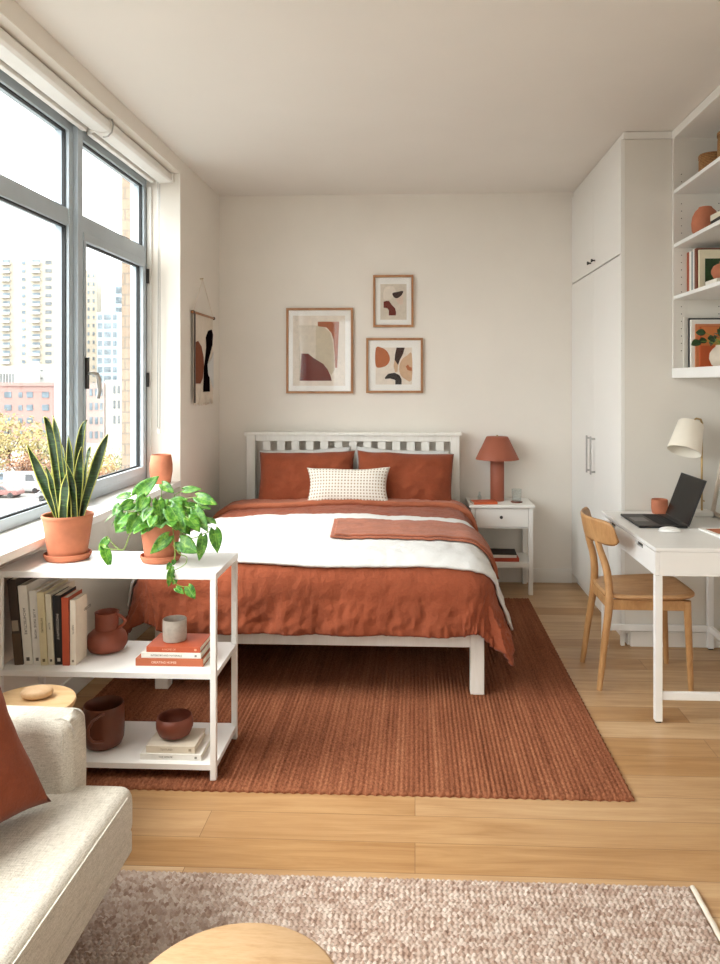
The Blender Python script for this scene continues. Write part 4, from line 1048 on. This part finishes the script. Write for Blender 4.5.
# ------------------------------------------------------------------ pothos
ppx, ppy = -1.003, 2.90
t = thing('pothos_plant', 'trailing pothos with heart-shaped leaves in a terracotta pot on the white shelf unit', 'plant', (ppx, ppy, ZT_))
pot_parts(t, (ppx, ppy, ZT_), .081, .060, .155, .078)
lm = MB(); vm_ = MB(); top = Vector((ppx, ppy, ZT_+.145))
CAMP = Vector((0, 0, H))
def pl_leaf(b, tp, w=None, yb=2.86, yt=2.84, tilt=None):
    B_ = at(*b, y=yb); T_ = at(*tp, y=yt); L = (T_-B_).length; mid = (B_+T_)/2
    nr = (CAMP-mid).normalized()+Vector((random.uniform(-.5, .5), 0, random.uniform(.1, .7)))
    leafmesh(lm, B_, T_, nr, w or L*.66, .16, .12, True, 12, 6); return B_
HL = [((137, 495), (159, 476), .062, 2.9, 2.9), ((197, 497), (217.5, 504.6), .05, 2.9, 2.88), ((214.5, 530), (217.5, 553), .05, 2.84, 2.82), ((203, 536), (199, 561), .042, 2.82, 2.80),
 ((180, 541), (198, 553), .066, 2.80, 2.78), ((169, 536), (150, 554), .05, 2.79, 2.77), ((103.6, 548), (110.4, 568.5), .042, 2.84, 2.82), ((107.5, 539), (98.5, 551), .034, 2.86, 2.85),
 ((124, 513), (116, 533), .05, 2.86, 2.85), ((130, 495), (115, 498), .03, 2.9, 2.9), ((138, 516), (127, 534), .058, 2.83, 2.81), ((195, 509), (208, 532), .05, 2.84, 2.82), ((184, 490), (202, 489), .03, 2.92, 2.92),
 ((162, 484), (174, 493), .04, 2.93, 2.91), ((188, 586.5), (195, 599), .04, 2.705, 2.70), ((176, 588), (184, 594), .026, 2.70, 2.69), ((171, 570), (168.5, 587), .026, 2.705, 2.70), ((152, 515), (148, 532), .06, 2.82, 2.80),
 ((170, 506), (186, 534), .075, 2.83, 2.80), ((133, 503), (117, 509), .045, 2.88, 2.86), ((188, 518), (200, 532), .06, 2.81, 2.79), ((120, 505), (113, 516), .04, 2.9, 2.88), ((158, 500), (161, 520), .05, 2.82, 2.80), ((146, 497), (137, 512), .055, 2.83, 2.81)]
for b, tp, w, y0, y1 in HL: 
    B_ = pl_leaf(b, tp, w, y0, y1)
    if b[1] < 535: vm_.tube([top+Vector(((B_.x-ppx)*.25, (B_.y-ppy)*.2, 0)), top+(B_-top)*.6+Vector((0, 0, .035)), B_], .0018, 5)
for k in range(80):
    a = random.uniform(0, 2*pi); e = radians(random.uniform(8, 82)); r = random.uniform(.06, .16)
    d = Vector((cos(a)*cos(e)*1.25, sin(a)*cos(e)*.8, sin(e)*.78)); b0 = top+d*r+Vector((0, 0, -.012))
    out = (Vector((d.x, d.y, 0)).normalized()*.8+Vector((random.uniform(-.4, .4), random.uniform(-.4, .2), random.uniform(-.9, .1)))).normalized()
    L = random.uniform(.05, .078)
    leafmesh(lm, b0, b0+out*L, Vector((d.x*.6, d.y-.35, 1.1)), L*.68, .16, .14, True, 10, 4)
    vm_.tube([top+d*.015, top+d*r*.55+Vector((0, 0, .02)), b0], .0018, 5)
def vine(pts, r=.0019):
    P = [at(p[0], p[1], y=p[2]) for p in pts]; out = []
    for i in range(len(P)-1):
        p0 = P[max(i-1, 0)]; p1 = P[i]; p2 = P[i+1]; p3 = P[min(i+2, len(P)-1)]
        for k in range(5):
            s = k/5; out.append(.5*((2*p1)+(p2-p0)*s+(2*p0-5*p1+4*p2-p3)*s*s+(3*p1-p0-3*p2+p3)*s**3))
    out.append(P[-1]); vm_.tube(out, r, 6)
vine([(172, 522, 2.83), (174, 540, 2.79), (175, 556, 2.77), (172, 566, 2.73), (173.5, 580, 2.70), (180, 586, 2.70), (190, 586.5, 2.705)])
vine([(173, 545, 2.785), (180, 554, 2.78), (186.5, 557, 2.78), (186, 563, 2.77), (181, 567, 2.76), (175, 570, 2.73)], .0016)
vine([(135, 520, 2.84), (129, 537, 2.83), (123, 550, 2.83), (114, 545, 2.84), (107, 536, 2.85)])
vine([(122, 550, 2.83), (112, 549, 2.83), (103, 547.5, 2.84)], .0015)
vine([(178, 525, 2.84), (184, 536, 2.82), (194, 538, 2.82), (203, 534, 2.83), (214.5, 530, 2.84)])
vine([(180, 530, 2.82), (182, 541, 2.80)], .0016)
for k in range(7):
    px = 170.5+random.uniform(-1, 6); py = 560+k*3.2
    pl_leaf((px, py), (px+random.uniform(-5, 5), py+random.uniform(5, 8)), .018, 2.715, 2.71)
lm.build('foliage', M['pothos'], t, smooth=True, solid=.0006); vm_.build('vines', M['vine'], t, smooth=True)

# clay vase on the sill
vx, vy = -1.557, 4.51
tag(MB().lathe([(.05, 0), (.058, .006), (.068, .07), (.068, .115), (.060, .172), (.057, .176), (.053, .172), (.062, .11), (.061, .06), (.05, .014), (0, .012)], (vx, vy, WZ0), 44, True, False).build('clay_vase', M['terra'], smooth=True), 'pale terracotta vase at the far end of the window sill', 'vase')

# ------------------------------------------------------------------ side table with turned wooden pebble box
t = thing('side_table', 'small round pale oak side table between sofa arm and white shelf unit', 'table', (-1.215, 2.40, 0))
tx, ty = -1.237, 2.335
MB().lathe([(0, -.024), (.13, -.024), (.139, -.019), (.142, -.011), (.140, -.003), (.134, 0), (0, 0)], (tx, ty, .460), 64, False, False).build('table_top', M['tableoak'], t, smooth=True)
for k in range(3):
    a = radians(90+120*k); MB().tube([(tx+.075*cos(a), ty+.075*sin(a), .428), (tx+.115*cos(a), ty+.115*sin(a), 0)], [.014, .010], 12).build('leg', M['tableoak'], t, smooth=True)
def peb(u, v):
    a = u*2*pi; e = (v-.5)*pi
    return (-1.225+.050*cos(a)*cos(e)**.8, 2.365+.038*sin(a)*cos(e)**.8, .460+.0175+.0175*(1 if e > 0 else -1)*abs(sin(e))**.8)
p = MB().grid(peb, 40, 20).build('wooden_pebble', M['pebble'], smooth=True, weld=True); tag(p, 'smooth oval wooden object lying on the small side table', 'ornament'); p.rotation_euler = (0, 0, radians(12))

# ------------------------------------------------------------------ round table in front
t = thing('coffee_table', 'round golden-oak table on the nubby rug, at the bottom edge of the picture', 'table', (-.345, 1.29, 0))
cx_, cy_ = -.322, 1.30
MB().lathe([(0, -.034), (.18, -.034), (.193, -.028), (.199, -.017), (.197, -.006), (.189, 0), (0, 0)], (cx_, cy_, .392), 72, False, False).build('table_top', M['tableoak2'], t, smooth=True)
for k in range(3):
    a = radians(270+120*k); MB().tube([(cx_+.11*cos(a), cy_+.11*sin(a), .352), (cx_+.15*cos(a), cy_+.15*sin(a), .014)], [.018, .014], 14).build('leg', M['tableoak2'], t, smooth=True)

# ------------------------------------------------------------------ sofa
t = thing('sofa', 'oatmeal fabric sofa with a boxy arm on dark wooden legs, along the window wall', 'sofa', (-1.15, 1.05, 0))
fab = M['sofa']
def soft(x0, x1, y0, y1, z0, z1, r, name, par=t, bulge=.01, seg=6, top_slope=0):
    """rounded cushion block with slightly crowned faces"""
    m = MB(); nx = max(4, int((x1-x0)/.05)); ny = max(4, int((y1-y0)/.05)); nz = max(3, int((z1-z0)/.05))
    vid = {}; vs = []
    def V(i, j, k):
        if (i, j, k) not in vid:
            u, v, w = i/nx*2-1, j/ny*2-1, k/nz*2-1
            x = (x0+x1)/2+(x1-x0)/2*u; y = (y0+y1)/2+(y1-y0)/2*v; z = (z0+z1)/2+(z1-z0)/2*w
            if abs(u) == 1: x += u*bulge*(1-v*v)*(1-w*w)
            if abs(v) == 1: y += v*bulge*(1-u*u)*(1-w*w)
            if abs(w) == 1: z += w*bulge*(1-u*u)*(1-v*v)
            z += top_slope*(x-x0)/(x1-x0) if w > -.99 else 0
            vid[(i, j, k)] = len(vs); vs.append((x, y, z))
        return vid[(i, j, k)]
    fs = []
    for i in range(nx):
        for j in range(ny):
            fs.append((V(i, j, 0), V(i, j+1, 0), V(i+1, j+1, 0), V(i+1, j, 0))); fs.append((V(i, j, nz), V(i+1, j, nz), V(i+1, j+1, nz), V(i, j+1, nz)))
    for i in range(nx):
        for k in range(nz):
            fs.append((V(i, 0, k), V(i+1, 0, k), V(i+1, 0, k+1), V(i, 0, k+1))); fs.append((V(i, ny, k), V(i, ny, k+1), V(i+1, ny, k+1), V(i+1, ny, k)))
    for j in range(ny):
        for k in range(nz):
            fs.append((V(0, j, k), V(0, j, k+1), V(0, j+1, k+1), V(0, j+1, k))); fs.append((V(nx, j, k), V(nx, j+1, k), V(nx, j+1, k+1), V(nx, j, k+1)))
    m.add(vs, fs); return m.build(name, fab, par, smooth=True, bevel=r, seg=seg)
SXF = -.742
soft(-1.585, SXF, .10, 1.955, .285, .418, .035, 'seat_cushion', bulge=.008)
soft(-1.585, SXF-.012, .09, 1.965, .225, .290, .012, 'base', bulge=.002)
soft(-1.585, -.895, 1.885, 2.010, .30, .598, .032, 'arm', bulge=.007)
soft(-1.60, -1.24, .12, 1.88, .42, .74, .04, 'backrest', bulge=.01)
soft(-1.585, -.895, .0, .115, .30, .598, .032, 'arm', bulge=.007)
def pip(pts, r=.0032): MB().tube(pts, r, 6).build('piping', fab, t, smooth=True)
pip([(SXF-.004, .15, .400), (SXF-.001, 1.0, .402), (SXF-.004, 1.90, .400), (SXF-.02, 1.938, .400), (SXF-.06, 1.952, .400)])
pip([(-.913, 1.892, .425), (-.911, 1.889, .566), (-.918, 1.893, .583), (-.925, 1.91, .592), (-.925, 1.985, .592)])
for x, y in ((-.83, 1.55), (-.83, .3), (-1.52, 1.85), (-1.52, .3)):
    MB().tube([(x, y, .225), (x+.01, y, 0.014 if x > -1.3 else 0)], [.024, .017], 14).build('leg', M['darkleg'], t, smooth=True)
cu = pillow('throw_cushion', .46, .46, .15, M['rustp'], (-1.088, 1.640, .632), (0, 0, 0), 'rust linen cushion leaning on the sofa arm, cut by the left edge', 'cushion', seed=9, pinch=.13, wr=.004)
X_ = Vector((.3, .954, 0)); Z_ = Vector((-.475, .15, .866)).normalized(); Y_ = Z_.cross(X_).normalized(); X_ = Y_.cross(Z_)
cu.rotation_euler = Matrix((X_, Y_, Z_)).transposed().to_euler()
# ------------------------------------------------------------------ the city outside
GZ = -12.0
def fac(name, hx, var=.05): return plain(name, hx, .9, var, .15)  # far facade colours are desaturated in place of haze
M['bl_beige'] = fac('beige_brick_far', 'BCB09E'); M['bl_red'] = fac('red_brick_far', 'AE8A82'); M['bl_cream'] = fac('cream_stone_far', 'C4BFB5'); M['bl_pink'] = fac('pink_brick_far', 'B29A92')
M['bl_white'] = fac('white_render_far', 'C4C4C0'); M['bl_glass'] = plain('blue_tower_cladding', 'B2C2CB', .6, .05, .2); M['win_blue'] = plain('far_window_glass', '74848E', .3, .25, .6); M['win_dark'] = plain('dark_window_glass', '686E72', .3, .2, .6)
M['ground'] = plain('street_asphalt', '8E8B86', .9, .1, .2); M['conc'] = plain('balcony_concrete', 'C6C2BA', .9)
dim = .64
def dimmed(m, k):
    for nd in m.node_tree.nodes:
        if nd.bl_idname == 'ShaderNodeValToRGB' and nd.outputs[0].is_linked:
            for e in nd.color_ramp.elements: e.color = tuple(c*k for c in e.color[:3])+(1,)
for q in ('bl_beige', 'bl_red', 'bl_cream', 'bl_pink', 'bl_white', 'bl_glass', 'win_blue', 'win_dark', 'ground', 'conc'): dimmed(M[q], dim)
struct(B(-400, 300, -300, 700, GZ-.5, GZ).build('ground', M['ground']))
def building(px0, px1, ytop, Y, depth, wall, label, rows, cols, win, wfrac=(.5, .45), balc=(), zb=GZ, margin=(.03, .03), wpx=None, cap=None):
    a = at(px0, ytop, y=Y); b = at(px1, ytop, y=Y); x0, x1, zt = a.x, b.x, (a.z+b.z)/2
    t = thing('building', label, 'building', ((x0+x1)/2, Y+depth/2, zb))
    B(x0, x1, Y, Y+depth, zb, zt).build('wall', wall, t)
    W = x1-x0; n = 0
    fh = (zt-zb)/rows if isinstance(rows, int) else rows
    z = zt-fh*.9
    proto = None
    while z > zb+1 and n < 96:
        for ci in cols:
            xc = x0+W*ci[0]; ww = W*ci[1]; wh = fh*ci[2]
            mat = ci[3] if len(ci) > 3 else win
            o = B(xc-ww/2, xc+ww/2, Y-.12, Y+.05, z, z+wh).build('window', M[mat], t)
            if len(ci) > 4:
                B(xc-ww/2-.2, xc+ww/2+.2, Y-1.1, Y-.15, z-.25, z+fh*.22).build('balcony', M['conc'], t)
            n += 1
        z -= fh
    if cap: B(x0-.3, x1+.3, Y-.3, Y+depth, zt, zt+cap).build('cornice', wall, t)
    return t
tw = building(-14, 54, 257, 250, 25, M['bl_beige'], 'tall beige brick apartment tower seen through the left pane', 2.83, [(.30, .11, .55, 'win_blue', 1), (.555, .05, .38, 'win_blue'), (.74, .115, .55, 'win_blue', 1), (.92, .09, .42, 'win_dark'), (.08, .05, .4, 'win_blue')], 'win_blue')
a = at(22, 234, y=255); b = at(43, 258, y=255)
B(a.x, b.x, 255, 268, b.z, a.z).build('roof_house', M['bl_white'], tw)
MB().tube([(a.x+.3, 256, a.z-1), (a.x+.3, 256, a.z+2.6)], .12, 6).build('roof_mast', M['conc'], tw)
building(-10, 16, 366, 215, 14, M['bl_cream'], 'low cream building with tall narrow windows behind the red brick one', 5.5, [(.08+.115*k, .05, .5, 'win_dark') for k in range(8)], 'win_dark')
building(17, 58, 364, 232, 14, M['bl_white'], 'pale plain building block between the tower and the red brick building', 8, [(.4, .05, .12), (.6, .05, .12)], 'win_dark')
building(-20, 58, 386, 170, 14, M['bl_red'], 'red brick building with flat cornice behind the autumn trees', 3.0, [(.16, .07, .42), (.36, .09, .46), (.52, .05, .42), (.64, .08, .46), (.84, .09, .46)], 'win_blue', cap=.8)
building(80, 97, 270, 300, 5, M['bl_beige'], 'narrow pale beige tower seen through the right pane', 3.4, [(.2, .1, .4), (.5, .1, .4), (.8, .1, .4)], 'win_blue')
g1 = building(97, 118, 312, 260, 20, M['bl_glass'], 'pale blue glass apartment tower behind the near brick pier', 3.1, [(.15, .2, .62), (.5, .32, .62, 'win_blue'), (.85, .18, .62)], 'win_blue')
building(112, 142, 284, 300, 20, M['bl_glass'], 'taller stepped blue glass tower furthest right in the window', 4.2, [(.25, .25, .62), (.62, .3, .62, 'win_blue')], 'win_blue')
building(84, 104, 383, 165, 14, M['bl_pink'], 'pinkish brick building low in the right pane', 3.2, [(.35, .14, .5), (.62, .14, .5), (.87, .12, .5)], 'win_blue')
building(105.5, 150, 380, 165.5, 14, M['bl_cream'], 'cream stone building with paired windows low in the right pane', 3.4, [(.2, .05, .55, 'win_dark'), (.3, .05, .55, 'win_dark'), (.46, .05, .55, 'win_dark'), (.56, .05, .55, 'win_dark'), (.75, .06, .5)], 'win_blue')
# near brick pier of our own building
n = N('tan_brick_pier'); co = n.n('ShaderNodeTexCoord'); cm = n.n('ShaderNodeSeparateXYZ', {0: co.outputs['Object']})
cv = n.n('ShaderNodeCombineXYZ', {0: n.math('ADD', cm.outputs[0], cm.outputs[1]), 1: cm.outputs[2]})
br = n.n('ShaderNodeTexBrick', {'Vector': cv, 'Color1': lin('8A7868'), 'Color2': lin('7C6C5D'), 'Mortar': lin('6A6259'), 'Scale': 1., 'Mortar Size': .006, 'Brick Width': .21, 'Row Height': .075})
n.set(Base_Color=br.outputs['Color'], Roughness=.9); M['brick'] = n.m
struct(B(-2.06, -1.80, 5.15, 6.2, GZ, 6).build('wall_outside', M['brick']))
# autumn trees
def leafcrown(seed, mat, n=900):
    r = random.Random(seed); m = MB()
    blobs = [(Vector((r.uniform(-.6, .6), r.uniform(-.6, .6), r.uniform(-.35, .5))), r.uniform(.4, .62)) for _ in range(9)]
    for k in range(n):
        c, rad = blobs[k % 9]; d = Vector((r.gauss(0, 1), r.gauss(0, 1), r.gauss(0, 1))).normalized()
        p = c+d*rad*r.uniform(.75, 1.05); s = r.uniform(.04, .085)
        a = Vector((r.gauss(0, 1), r.gauss(0, 1), r.gauss(0, 1))).normalized(); b = a.cross(d).normalized()*s; a = a*s
        m.add([p-a, p-b*.6, p+a, p+b*.6], [(0, 1, 2, 3)])
    return m
def leafm(name, a, b): 
    n = N(name); nz = n.noise(n.co(), 3, 4); n.set(Base_Color=n.ramp(f(nz), [(.35, a), (.65, b)]).outputs[0], Roughness=.9); return n.m
M['ly'] = leafm('yellow_autumn_leaves', 'A08F58', 'C2AE74'); M['lo'] = leafm('orange_autumn_leaves', '956A54', 'B58A6A'); M['lg'] = leafm('olive_autumn_leaves', '85875C', 'A9A36E')
for q in ('ly', 'lo', 'lg'): dimmed(M[q], .65)
def tree(px, ytop, Y, R, mt, seed, label):
    c = at(px, ytop, y=Y); zc = c.z-R*.95
    t = thing('street_tree', label, 'tree', (c.x, Y, GZ))
    m = leafcrown(seed, mt); m.v = [(c.x+v[0]*R*1.0, Y+v[1]*R, zc+v[2]*R) for v in m.v]; m.build('crown', M[mt], t)
    m = MB(); m.tube([(c.x, Y, GZ), (c.x+.2, Y, (GZ+zc)/2), (c.x, Y, zc+R*.3)], [.35, .28, .12], 8)
    for k in range(5):
        a = k*1.3; m.tube([(c.x, Y, zc-R*.6), (c.x+cos(a)*R*.6, Y+sin(a)*R*.5, zc+R*.2)], [.14, .05], 6)
    m.build('trunk', M['darkleg'], t)
for k, a in enumerate([(8, 412, 118, 4.6, 'ly', 'large yellow street tree at the left of the left window pane'), (38, 424, 112, 4.2, 'ly', 'yellow street tree right of the large one in the left pane'),
    (60, 438, 105, 3.2, 'lg', 'olive-yellow tree beside the window mullion'), (22, 448, 96, 2.6, 'lo', 'small orange tree below the yellow trees'), (-8, 430, 100, 3.4, 'ly', 'yellow tree at the left edge of the window view'),
    (98, 452, 100, 3.0, 'ly', 'yellow tree low in the right pane near the mullion'), (122, 448, 108, 3.2, 'lg', 'olive tree low in the right pane near the brick pier'), (50, 458, 88, 1.7, 'lo', 'small rust-leaved tree above the parked cars'), (112, 462, 92, 2.2, 'lo', 'small orange-leaved tree low in the right pane')]):
    tree(a[0], a[1], a[2], a[3], a[4], 20+k, a[5])
# vehicles parked on the street
def car(px, Y, hx, label, L=3.6, van=False):
    c = at(px, 500, y=Y); t = thing('car', label, 'van' if van else 'car', (c.x, Y, GZ)); mt = plain('car_paint_'+hx.lower(), hx, .35, .01); dimmed(mt, .6)
    hb, ht = (.95, 1.5) if not van else (1.3, 2.5)
    pr = [(-L/2, .35), (L/2, .35), (L/2, .8), (L/2-.15, hb), (L/2-1.15, hb+.03), (L/2-1.75, ht), (-L/2+.9, ht), (-L/2+.25, hb), (-L/2, hb-.1)] if not van else [(-L/2, .4), (L/2, .4), (L/2, 1.2), (L/2-.6, 1.4), (L/2-1.1, ht), (-L/2, ht)]
    MB().loft([[(c.x+x, yy, GZ+z) for x, z in pr] for yy in (Y-.9, Y+.9)]).build('body', mt, t, bevel=.08)
    wn = [(L/2-1.3, hb+.05), (L/2-1.8, ht-.1), (-L/2+1, ht-.1), (-L/2+.5, hb+.05)] if not van else [(L/2-.8, 1.5), (L/2-1.15, ht-.2), (L/2-2.0, ht-.2), (L/2-2.0, 1.5)]
    MB().loft([[(c.x+x, yy, GZ+z) for x, z in wn] for yy in (Y-.93, Y+.93)]).build('window_glass', M['win_dark'], t)
    for sx in (-L/2+.8, L/2-.8): MB().tube([(c.x+sx, Y-.95, GZ+.33), (c.x+sx, Y+.95, GZ+.33)], .33, 16).build('wheel', M['gasket'], t)
car(6, 86, 'A0706A', 'red car parked low in the left window pane'); car(26, 90, 'C9C9C6', 'white van parked beside the red car below the trees', 4.8, True)
car(54, 84, 'A8A8A8', 'silver car parked right of the white van'); car(-12, 93, 'A9A39B', 'beige car at the left edge of the street view'); car(10, 98, '7A8A98', 'blue-grey car in the far parking row', 4.4); car(30, 101, '9E4038', 'small red car in the far parking row', 4.0)

# ------------------------------------------------------------------ light
wd = bpy.data.worlds.new('overcast_sky'); S.world = wd; wd.use_nodes = True
nt = wd.node_tree; bg = nt.nodes['Background']
tc = nt.nodes.new('ShaderNodeTexCoord'); sp = nt.nodes.new('ShaderNodeSeparateXYZ'); nt.links.new(tc.outputs['Generated'], sp.inputs[0])
rp = nt.nodes.new('ShaderNodeValToRGB'); nt.links.new(sp.outputs[2], rp.inputs[0])
rp.color_ramp.elements[0].position = 0.; rp.color_ramp.elements[0].color = (.94, .97, .985, 1); rp.color_ramp.elements[1].position = .8; rp.color_ramp.elements[1].color = (.93, .97, 1, 1)
nt.links.new(rp.outputs[0], bg.inputs[0]); bg.inputs[1].default_value = 1.0
def portal(loc, rot, sx, sy):
    l = bpy.data.lights.new('window_portal', 'AREA'); l.shape = 'RECTANGLE'; l.size = sx; l.size_y = sy; l.cycles.is_portal = True
    o = bpy.data.objects.new('window_portal', l); COL.objects.link(o); o.location = loc; o.rotation_euler = rot
portal((-1.80, (WY0+WY1)/2, (FB+FT)/2), (0, radians(-90), 0), FT-FB, WY1-WY0)
portal((-1.105, YN-.16, 1.45), (radians(90), 0, 0), .71, 2.3)
# sun through thin cloud, from the street side: very soft
sd = bpy.data.lights.new('sun', 'SUN'); sd.energy = 1.2; sd.angle = radians(40); sd.color = (1, .96, .9)
so = bpy.data.objects.new('sun', sd); COL.objects.link(so); so.location = (-10, -2, 12); so.rotation_euler = (radians(38), 0, radians(-62)); 
vs_ = S.view_settings; vs_.view_transform = 'Standard'; vs_.look = 'None'; vs_.gamma = 1; vs_.use_curve_mapping = False
vs_.exposure = 2.82

# ------------------------------------------------------------------ groups of repeats  (GROUPS)
for o in bpy.data.objects:
    if o.parent or 'label' not in o: continue
    nm = o.name.split('.')[0]; lb = o['label']
    if nm == 'book':
        if 'upright' in lb or 'second from left' in lb or 'third from left' in lb or 'fourth' in lb or 'fifth' in lb or 'black book on the white' in lb or 'orange book standing between the black' in lb: g = 'upright books on the white shelf unit'
        elif 'middle shelf' in lb: g = 'books piled on the middle shelf of the white unit'
        elif 'bottom shelf of the white unit' in lb: g = 'books piled on the bottom shelf of the white unit'
        elif 'nightstand shelf' in lb: g = 'books piled on the nightstand shelf'
        elif 'nightstand' in lb: continue
        else: g = 'books on the wall shelves'
        o['group'] = g
    elif nm == 'picture_frame': o['group'] = 'framed prints above the headboard'
    elif nm == 'pillow': o['group'] = 'pillows at the bed head'
    elif nm == 'building': o['group'] = 'buildings outside the window'
    elif nm == 'street_tree': o['group'] = 'autumn trees outside the window'
    elif nm == 'car': o['group'] = 'vehicles in the street below'
    elif nm == 'seagrass_basket': o['group'] = 'seagrass baskets on the top shelf'
    elif nm == 'roller_blind': o['group'] = 'roller blinds over the window'
